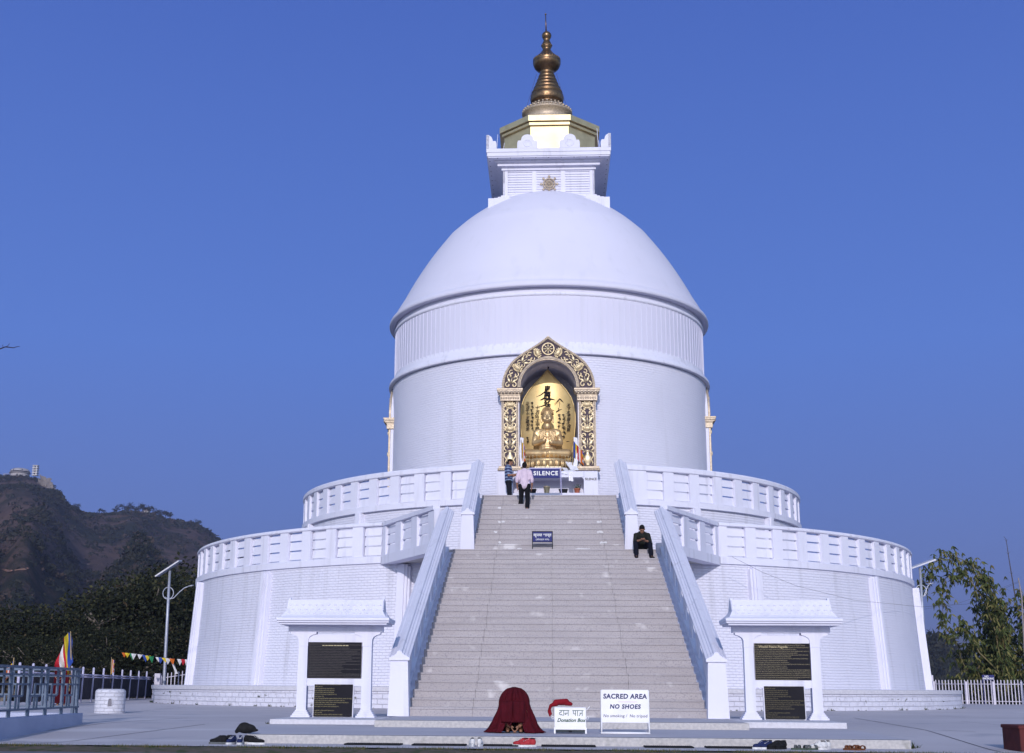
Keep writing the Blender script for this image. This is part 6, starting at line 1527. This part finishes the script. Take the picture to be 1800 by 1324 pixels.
    b_ = MB(); b_.lathe([(8.2, 1.25), (8.1, 1.5), (7.3, 2.6), (6.0, 3.5), (4, 4.0), (0, 4.2)], 32); b_.build('roof', g, t)
    for a in (-.9, -.35, .6): b_ = MB(); b_.box(-.5, .5, -.1, .1, 0, .9); o = b_.build('window', MT['black'], t); o.location = (7.75*sin(a), -7.75*cos(a), 1.7); o.rotation_euler = (0, 0, a)
    b_ = MB(); b_.box(-14, -8, -.5, .5, -2.4, -1.2); b_.box(-14.5, -8.5, -.4, .4, -.7, -.4); b_.build('side_terrace', g, t)
    p = at(62, 834, D); t = thing('lookout_tower', 'slim white square tower of four open storeys on the far hilltop', 'tower', p); w = mat('tower_white', (.52, .50, .52), .9)
    for k in range(4):
        b_ = MB(); b_.box(-1.9, 1.9, -1.8, 1.8, -1+1.75*k, -.35+1.75*k); b_.build('floor_slab', w, t)
        b_ = MB()
        for x in (-1.5, 1.1): b_.box(x, x+.4, -1.6, -1.2, -.4+1.75*k, .8+1.75*k); b_.box(x, x+.4, 1.2, 1.6, -.4+1.75*k, .8+1.75*k)
        b_.box(-.8, .8, -1.0, 1.0, -.4+1.75*k, .8+1.75*k); b_.build('storey', w, t)
        b_ = MB(); b_.box(-.5, .35, -1.05, -.98, -.2+1.75*k, .55+1.75*k); b_.build('opening', MT['black'], t)
    b_ = MB(); b_.box(-1.9, 1.9, -1.8, 1.8, 6.0, 6.4); b_.build('roof', w, t)
    # wooded spur at the right and the far ranges
    wm = mat('wooded_spur', (.026, .028, .026), .95, col2=(.045, .038, .034), nscale=.05, var=.8, bump=2., bscale=.1)
    prof = [(6, 1.6), (10, 2.0), (14, 2.1), (15.6, 1.80), (16.3, 1.5), (16.9, 1.0), (17.6, .7), (18.5, .3), (20, -.4), (24, -1.5)]
    b_ = MB(); v = []; azs = [6+.1*i for i in range(181)]; n = len(azs)
    for r, k in ((260, -.12), (330, .25), (400, .65), (450, 1.), (520, .5)):
        for a in azs: e = lerp_tab(prof, a); H = math.tan(radians(e))*450+.8; z = -40+(H+40)*k if k > 0 else -45; v.append((r*sin(radians(a)), -55+r*cos(radians(a)), z+1.2*mnoise.noise(Vector((a*3, r*.02, 1)))))
    b_.add(v, [(j*n+i, j*n+i+1, (j+1)*n+i+1, (j+1)*n+i) for j in range(4) for i in range(n-1)], None, True); b_.build('right_spur', wm, kind='structure')
    b_ = MB(); rr = random.Random(31)
    for i in range(2600):
        az = rr.uniform(15, 19.5); r = rr.uniform(330, 452) if i > 500 else rr.uniform(445, 452); e = lerp_tab(prof, az); H = math.tan(radians(e))*450+.8; k = .25+.75*(r-330)/120; z = -40+(H+40)*k
        p = (r*sin(radians(az)), -55+r*cos(radians(az))); s = rr.uniform(.7, 2.0)
        if i < 500 and rr.random() < .12: s *= 1.9
        b_.mi = 0 if rr.random() < .7 else 1
        for q_ in range(12):
            a, e_ = rr.uniform(0, 2*pi), rr.uniform(.0, 1.3); q = Vector((p[0]+s*cos(a)*cos(e_), p[1]+s*sin(a)*cos(e_), z+s*1.5*sin(e_))); u = Vector((rr.gauss(0, 1), rr.gauss(0, 1), rr.gauss(0, 1))).normalized()*s*.5; w_ = u.orthogonal().normalized()*s*.45
            b_.add([q-u, q+w_, q+u], [(0, 1, 2)])
    o = b_.build('spur_forest', sm[:2]); tag(o, 'dark wood covering the spur at right behind the bamboo', 'wood', kind='stuff')
    fm = mat('far_range', (.05, .055, .06), .95); RG = 1
    for (r, pf, sd) in ((5200, [(-40, 1.5), (-12, 1.8), (2, 1.6), (12, 1.9), (16, 2.2), (20, 1.8), (26, 2.1), (40, 1.5)], 1), (3600, [(-40, .8), (0, .7), (12, 1.0), (17, 1.1), (20, .8), (40, .9)], 5)):
        b_ = MB(); v = []; azs = [-40+.4*i for i in range(201)]; n = len(azs)
        for q, k in ((.72, 0), (.86, .55), (1., 1.), (1.15, .4)):
            for a in azs: e = lerp_tab(pf, a)+.25*mnoise.noise(Vector((a*.4, sd, q))); v.append((r*q*sin(radians(a)), -55+r*q*cos(radians(a)), -62+(math.tan(radians(e))*r+62)*k))
        b_.add(v, [(j*n+i, j*n+i+1, (j+1)*n+i+1, (j+1)*n+i) for j in range(3) for i in range(n-1)], None, True); b_.build('far_range', fm, kind='structure')
    return sm, hp
SCRUB, HP = hills()

# ================================================================== trees
def leafy(b, rr, c, rad, n, ls, mats, droop=.3):
    # leaves scattered mostly through the shell of a lobe
    for i in range(n):
        a, z = rr.uniform(0, 2*pi), rr.uniform(-1, 1); q = sqrt(1-z*z); k = rr.uniform(.35, 1.05)**.5
        p = Vector((c[0]+rad[0]*k*q*cos(a), c[1]+rad[1]*k*q*sin(a), c[2]+rad[2]*k*z))
        d = Vector((rr.gauss(0, 1), rr.gauss(0, 1), rr.gauss(-droop, .8))).normalized(); s = d.cross(Vector((rr.gauss(0, 1), rr.gauss(0, 1), rr.gauss(0, 1)))).normalized()
        l = ls*rr.uniform(.6, 1.3); b.mi = rr.choices(range(len(mats)), mats)[0]
        b.add([p, p+d*l*.5+s*l*.30, p+d*l, p+d*l*.5-s*l*.30], [(0, 1, 2, 3)])
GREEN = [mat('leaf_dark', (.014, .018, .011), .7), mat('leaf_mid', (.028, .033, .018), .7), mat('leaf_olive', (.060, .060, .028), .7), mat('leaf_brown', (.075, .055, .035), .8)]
BARK = mat('grey_bark', (.22, .19, .17), .9, col2=(.10, .085, .075), nscale=4, bump=.03, bscale=8)
def make_tree(seed, H, W, nl=6000, ls=.22, wts=(5, 4, 2, .5), label='', group='', name='broadleaf_tree', bare=.0):
    rr = random.Random(seed); t = thing(name, label, 'tree', (0, 0, 0), 0, group)
    tb = MB(); fork = H*.34; tb.tube([(0, 0, -2), (.05, 0, fork*.5), (.1, 0, fork)], [W*.060, W*.05, W*.042], 8)
    lobes = []
    nb = 9
    for i in range(nb):
        a = 2*pi*i/nb+rr.uniform(-.4, .4); rr_ = W*rr.uniform(.18, .48); z = H*rr.uniform(.42, .88); z = min(z, H*(1-.35*(rr_/W*2)**2)-.5)
        e = Vector((rr_*cos(a), rr_*sin(a), z)); m_ = Vector((.1, 0, fork)).lerp(e, .5)+Vector((0, 0, H*.05)); tb.tube([(.1, 0, fork*rr.uniform(.75, 1)), m_, e], [W*.026, W*.018, W*.006], 6)
        lobes.append((e, rr.uniform(.15, .27)*W))
        for k in range(3): q = m_.lerp(e, rr.uniform(.2, .9)); f = q+Vector((rr.uniform(-1, 1), rr.uniform(-1, 1), rr.uniform(-.1, .9)))*W*.18; tb.tube([q, f], [W*.010, W*.003], 5); lobes.append((f, rr.uniform(.09, .17)*W))
    lobes.append((Vector((0, 0, H*.84)), W*.22))
    tb.build('trunk', BARK, t)
    b = MB(); tot = sum(r**2 for _, r in lobes)
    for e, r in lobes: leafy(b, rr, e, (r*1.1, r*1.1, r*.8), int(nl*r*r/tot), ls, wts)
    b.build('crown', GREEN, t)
    return t
def woods():
    protos = [make_tree(1, 9.5, 8.5, 11000, .22, (7, 4, 1.2, .3)), make_tree(2, 10.5, 8, 11000, .22, (4, 5, 4, .5)), make_tree(3, 8.5, 9, 10000, .22, (9, 2.5, .5, .2)), make_tree(5, 10, 6.5, 3600, .20, (4, 3, 1.5, 2))]
    sp = [ # px of trunk, D, top y, proto, label
        (-25, 70, 1062, 0, 'dark bushy tree cut by the left edge of the picture'), (22, 66, 1058, 2, 'dense dark tree right behind the small flag at far left'), (62, 74, 1052, 1, 'rounded tree behind the standing monk'),
        (100, 66, 1070, 0, 'low dark tree directly behind the large flag'), (140, 78, 1066, 3, 'thin brownish tree standing between the flag and the tall tree'), (160, 64, 1092, 2, 'low dark bushy tree behind the round brick drum'),
        (195, 74, 1030, 1, 'olive tree on the left shoulder of the tallest tree'), (228, 70, 1006, 0, 'tallest rounded tree left of the street lamp'), (262, 76, 1000, 1, 'olive green tree just left of the street lamp'),
        (292, 72, 1020, 2, 'dark tree directly behind the street lamp pole'), (322, 80, 978, 0, 'tall dark tree touching the pagoda parapet at left'), (355, 86, 985, 1, 'tall tree half hidden behind the pagoda wall at left'),
        (250, 66, 1085, 2, 'low dark tree behind the prayer flags'), (205, 65, 1100, 0, 'low tree behind the twisted flag'), (310, 67, 1075, 3, 'thin brownish tree above the right end of the prayer flags'),
        (50, 57, 1112, 2, 'low dark tree just beyond the netted fence at far left'), (120, 56, 1118, 0, 'low dark tree just beyond the netted fence left of the brick drum')]
    used = [False]*4
    for (px, D, ty, k, lab) in sp:
        o = protos[k] if not used[k] else copy_tree(protos[k]); used[k] = True
        T_ = at(px, ty, D); z0 = -1.0-(D-55)*.09; Hh = (9.5, 10.5, 8.5, 10)[k]; s = (T_.z-z0)/Hh
        o.location = (T_.x, T_.y, z0); o.scale = (s*1.05, s*1.05, s); o.rotation_euler = (0, 0, px*.7)
        tag(o, lab, 'tree', 'trees beyond the left fence')
    # undergrowth closing the gaps low down
    b = MB(); rr = random.Random(8)
    for i in range(420):
        p = at(rr.uniform(-40, 350), 1210, rr.uniform(66, 95)); leafy(b, rr, (p.x, p.y, rr.uniform(-2.5, 1.2)), (1.5, 1.5, 1.2), 42, .34, (6, 3, .6, .5))
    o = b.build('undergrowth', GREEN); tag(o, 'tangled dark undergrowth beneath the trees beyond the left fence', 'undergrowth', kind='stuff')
    # trees along the skyline of the right hill
    protos = []
    for s in range(4):
        rr = random.Random(50+s); b = MB(); h = rr.uniform(5, 7.5); b.mi = 0; b.tube([(0, 0, -1), (rr.uniform(-.3, .3), 0, h*.7)], [.22, .1], 5)
        for k in range(4):
            c = Vector((rr.uniform(-1.2, 1.2), rr.uniform(-1, 1), h*rr.uniform(.62, .95)))
            for i in range(30):
                q = c+Vector((rr.gauss(0, .8), rr.gauss(0, .8), rr.gauss(0, .55))); u = Vector((rr.gauss(0, 1), rr.gauss(0, 1), rr.gauss(0, 1))).normalized()*.5; w = u.orthogonal().normalized()*.45; b.mi = 1 if rr.random() < .2 else 0; b.add([q-u, q+w, q+u], [(0, 1, 2)])
        protos.append(b)
    objs = [b.build('ridge_tree', SCRUB[:2]) for b in protos]; rr = random.Random(77); first = [True]*4
    xs = [118, 131, 137, 176, 182, 201, 206, 214, 221, 225, 229, 233, 238, 242, 246, 250, 254, 258, 262, 267, 272, 278, 283, 287, 292, 299, 345, 352, 366, 372]
    for i, x in enumerate(xs):
        k = i % 4; o = objs[k] if first[k] else objs[k].copy()
        if not first[k]: C.objects.link(o)
        first[k] = False
        r0 = ray(x, 900); az = math.degrees(atan2(r0.x, r0.y)); r = 899+rr.uniform(-6, 0); sc = rr.uniform(.55, .9) if x < 210 or x > 300 else rr.uniform(.75, 1.15)
        o.location = (r*sin(radians(az)), -55+r*cos(radians(az)), hill_z(az, r)-.5); o.scale = (sc, sc, sc); o.rotation_euler = (0, 0, i)
        tag(o, 'small dark tree standing on the skyline of the left hill', 'tree', 'trees along the skyline of the left hill')
    # bamboo at the right
    BL = [mat('bamboo_leaf_green', (.075, .095, .032), .7), mat('bamboo_leaf_dark', (.030, .045, .020), .7), mat('bamboo_leaf_yellow', (.16, .15, .055), .7), mat('bamboo_leaf_dry', (.14, .11, .045), .8)]
    CU = mat('bamboo_culm', (.12, .12, .05), .7, col2=(.20, .16, .09), nscale=3)
    def strand(b, rr, pts, D, dens, spread, ls, wt):
        P_ = [at(x, y, D+rr.uniform(-.8, .8)) for x, y in pts]
        for i in range(len(P_)-1):
            n = int((P_[i+1]-P_[i]).length*dens)
            for k in range(n):
                p = P_[i].lerp(P_[i+1], rr.random())+Vector((rr.gauss(0, spread), rr.gauss(0, spread), rr.gauss(0, spread)))
                for j in range(rr.randint(3, 6)):
                    d = Vector((rr.gauss(0, .55), rr.gauss(0, .55), -1+rr.gauss(0, .35))).normalized(); s = d.cross(Vector((rr.gauss(0, 1), rr.gauss(0, 1), .2))).normalized(); l = ls*rr.uniform(.6, 1.25); b.mi = rr.choices(range(4), wt)[0]
                    b.add([p, p+d*l*.35+s*l*.13, p+d*l, p+d*l*.35-s*l*.13], [(0, 1, 2, 3)])
    def clump(lab, culms, D, sd, spread=.16, dens=22, wt=(5, 2.4, 2.4, .4)):
        rr = random.Random(sd); t = thing('bamboo', lab, 'bamboo'); base = Vector((at(*culms[0][0], D).x, -55+D, -1.2))
        cb = MB(); b = MB()
        for c in culms:
            P_ = [at(x, y, D) for x, y in c]; cb.tube([(P_[0].x, P_[0].y, -1.5)]+P_, [.045]+[.042-.036*i/(len(P_)-1) for i in range(len(P_))], 6); strand(b, rr, c, D, dens, spread, .34, wt)
        cb.build('culms', CU, t); b.build('leaves', BL, t)
    clump('tall yellow-green bamboo arching over to the left beside the street lamp', [[(1768, 1200), (1756, 1100), (1736, 1032), (1706, 990), (1672, 976), (1645, 986), (1630, 1010), (1626, 1035)], [(1765, 1200), (1750, 1110), (1728, 1052), (1702, 1016), (1680, 1004), (1662, 1016), (1656, 1055), (1659, 1095), (1664, 1122)],
          [(1772, 1190), (1762, 1090), (1745, 1035), (1722, 1000), (1705, 985)], [(1755, 1180), (1722, 1148), (1698, 1102), (1688, 1098), (1668, 1124)]], 68, 3, .22, 24)
    clump('dense upright dark green bamboo behind the navy fence sign', [[(1760, 1215), (1748, 1150), (1736, 1090), (1728, 1050)], [(1775, 1215), (1768, 1140), (1756, 1080), (1742, 1040)], [(1745, 1215), (1735, 1170), (1718, 1140), (1705, 1120)], [(1788, 1215), (1784, 1160), (1776, 1110), (1768, 1080)], [(1765, 1220), (1756, 1180), (1750, 1140)], [(1780, 1220), (1772, 1190), (1768, 1160)], [(1740, 1150), (1738, 1100), (1745, 1060)]], 70, 4, .36, 48, (5, 5, 1.2, .3))
    clump('straggling low bamboo between the lamp post and the fence sign', [[(1715, 1225), (1706, 1190), (1690, 1160), (1684, 1135)], [(1730, 1225), (1722, 1190), (1715, 1165)], [(1700, 1228), (1692, 1205), (1680, 1195)]], 69, 5, .30, 38, (4, 4, 2, .6))
    clump('bamboo cut by the right edge of the picture', [[(1815, 1215), (1806, 1150), (1798, 1110), (1802, 1070)], [(1825, 1215), (1815, 1120), (1805, 1060), (1795, 1035)], [(1800, 1220), (1796, 1190), (1790, 1160)]], 69, 6, .30, 38, (4, 4, 2, .6))
    b = MB(); b.tube([at(1814, 1215, 71), at(1797, 1110, 71), at(1783, 1040, 71), at(1774, 985, 71), at(1768.5, 948, 71), at(1764, 943, 71)], [.045, .038, .03, .022, .014, .006], 6)
    for x, y in ((1769, 952), (1772, 975), (1778, 1010), (1785, 1050)):
        p = at(x, y, 71); b.tube([p, p+Vector((.12, 0, .16))], [.008, .003], 4); b.tube([p, p+Vector((-.10, 0, .15))], [.008, .003], 4)
    o = b.build('bare_bamboo', mat('bare_culm', (.09, .075, .075), .8)); tag(o, 'single tall bare bamboo stem rising above the clumps at right', 'bamboo')
    b = MB(); rr = random.Random(9)
    for i in range(150):
        p = at(rr.uniform(1690, 1860), 1215, rr.uniform(66, 74)); leafy(b, rr, (p.x, p.y, rr.uniform(-1.5, 1.0)), (.8, .8, .7), 55, .26, (5, 4, 2, .5))
    o = b.build('shrubs', GREEN); tag(o, 'tangled green shrubs behind the right picket fence', 'shrubs', kind='stuff')
    # bare tree standing just outside the picture, one twig reaching in
    tw = mat('dark_twig', (.035, .025, .035), .9); D = 30; t = thing('bare_tree', 'bare dark tree at the left edge with one twig reaching into the sky', 'tree')
    A = at(-160, 1250, D); b = MB(); top = at(-120, 560, D); b.tube([(A.x, A.y, -.2), (A.x+.1, A.y, 3), at(-150, 800, D), top], [.16, .13, .09, .03], 8); b.build('trunk', tw, t)
    b = MB(); S = at(-146, 690, D); b.tube([S, at(-80, 640, D), at(-20, 619, D), at(0, 613.5, D), at(9, 610, D), at(16, 610.5, D), at(24, 611.5, D), at(30, 609.5, D), at(35, 609, D)], [.05, .03, .018, .014, .013, .012, .010, .008, .004], 6)
    b.tube([at(10, 610, D), at(14, 608, D), at(17, 603.5, D)], [.009, .007, .004], 5); b.tube([at(5.5, 611, D), at(4.5, 606, D)], [.008, .004], 5); b.tube([at(-60, 632, D), at(-50, 600, D)], [.014, .005], 5); b.build('branch', tw, t)
woods()
# ================================================================== joints and painted wire shadows in the court, haze
def joints():  # thin dark strips: paving joints, and at right wire shadows laid on as colour
    jm = mat('dark_joint_and_shadow', (.16, .155, .18), .95)
    def gp(x, y, z=.13):
        r = ray(x, y); t = (z-.8)/r.z; Y = -55+r.y*t; z2 = plaza_z(Y); t = (z2-.8)/r.z; return Vector((r.x*t, -55+r.y*t, plaza_z(-55+r.y*t)+.004))
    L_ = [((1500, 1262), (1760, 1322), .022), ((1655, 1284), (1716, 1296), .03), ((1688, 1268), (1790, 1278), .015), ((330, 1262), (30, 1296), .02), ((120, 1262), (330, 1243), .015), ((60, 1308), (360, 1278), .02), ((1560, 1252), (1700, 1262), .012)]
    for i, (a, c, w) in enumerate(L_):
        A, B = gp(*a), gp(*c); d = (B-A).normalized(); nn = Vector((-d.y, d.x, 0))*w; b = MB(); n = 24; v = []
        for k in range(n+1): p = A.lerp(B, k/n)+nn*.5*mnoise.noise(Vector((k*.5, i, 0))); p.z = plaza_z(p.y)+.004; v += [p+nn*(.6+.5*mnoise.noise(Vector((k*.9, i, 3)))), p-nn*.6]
        b.add(v, [(2*k, 2*k+2, 2*k+3, 2*k+1) for k in range(n)]); b.build('joint', jm, kind='structure')  # paving joints, and at right painted wire shadows
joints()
def weeds():
    gm = [mat('weed_green', (.035, .06, .02), .8), mat('weed_dry', (.12, .10, .05), .8), mat('grime_black', (.03, .03, .028), .9)]
    b = MB(); rr = random.Random(12)
    def tuft(x, y, z, s, n=26):
        for i in range(n):
            a = rr.uniform(0, 2*pi); l = s*rr.uniform(.4, 1.2); d = Vector((cos(a)*rr.uniform(.2, .9), sin(a)*rr.uniform(.2, .9), rr.uniform(.3, 1))).normalized()*l; w = Vector((-sin(a), cos(a), 0))*s*.10; p = Vector((x+rr.gauss(0, s*.3), y+rr.gauss(0, s*.3), z)); b.mi = 0 if rr.random() < .7 else 1
            b.add([p-w, p+w, p+d], [(0, 1, 2)])
    for i in range(70):
        a = rr.choice((-1, 1))*rr.uniform(.33, 1.25); R_ = 15.92; x, y = R_*sin(a), -R_*cos(a); tuft(x, y, plaza_z(y), rr.choice((.03, .04, .06, .11)), 14)
    for a, z, s in ((-1.05, .50, .07), (-1.0, .55, .09), (-.93, .52, .05), (-.62, .45, .08), (-.60, .50, .05), (-.48, .22, .06), (.78, .5, .06), (.42, .3, .07), (1.0, .42, .05)): tuft(15.9*sin(a), -15.9*cos(a), z, s, 22)
    for x, y, z, s in ((5.15, -35.6, .0, .10), (5.05, -35.8, .0, .06), (5.2, -33, .08, .05), (-5.1, -31.0, .13, .05), (-4.3, -35.85, 0, .05), (3.42, -31.0, .13, .04)): tuft(x, y, z, s, 30)
    o = b.build('weeds', gm); tag(o, 'small weeds and tufts growing from the joints at the foot of the walls', 'weeds', kind='stuff')
weeds()
def haze():
    b = MB(); b.box(-7200, 7200, -7200, 7200, -61, 215); m = bpy.data.materials.new('haze_air'); m.use_nodes = True; nt = m.node_tree
    nt.nodes.remove(nt.nodes['Principled BSDF']); pv = nt.nodes.new('ShaderNodeVolumePrincipled'); pv.inputs['Color'].default_value = (.78, .78, 1, 1); pv.inputs['Density'].default_value = HAZE; pv.inputs['Anisotropy'].default_value = .35
    nt.links.new(pv.outputs[0], nt.nodes['Material Output'].inputs['Volume'])
    o = b.build('haze', m, kind='stuff'); o['label'] = 'thin blue haze over the valley'; o['category'] = 'haze'
HAZE = 2.6e-4
haze()
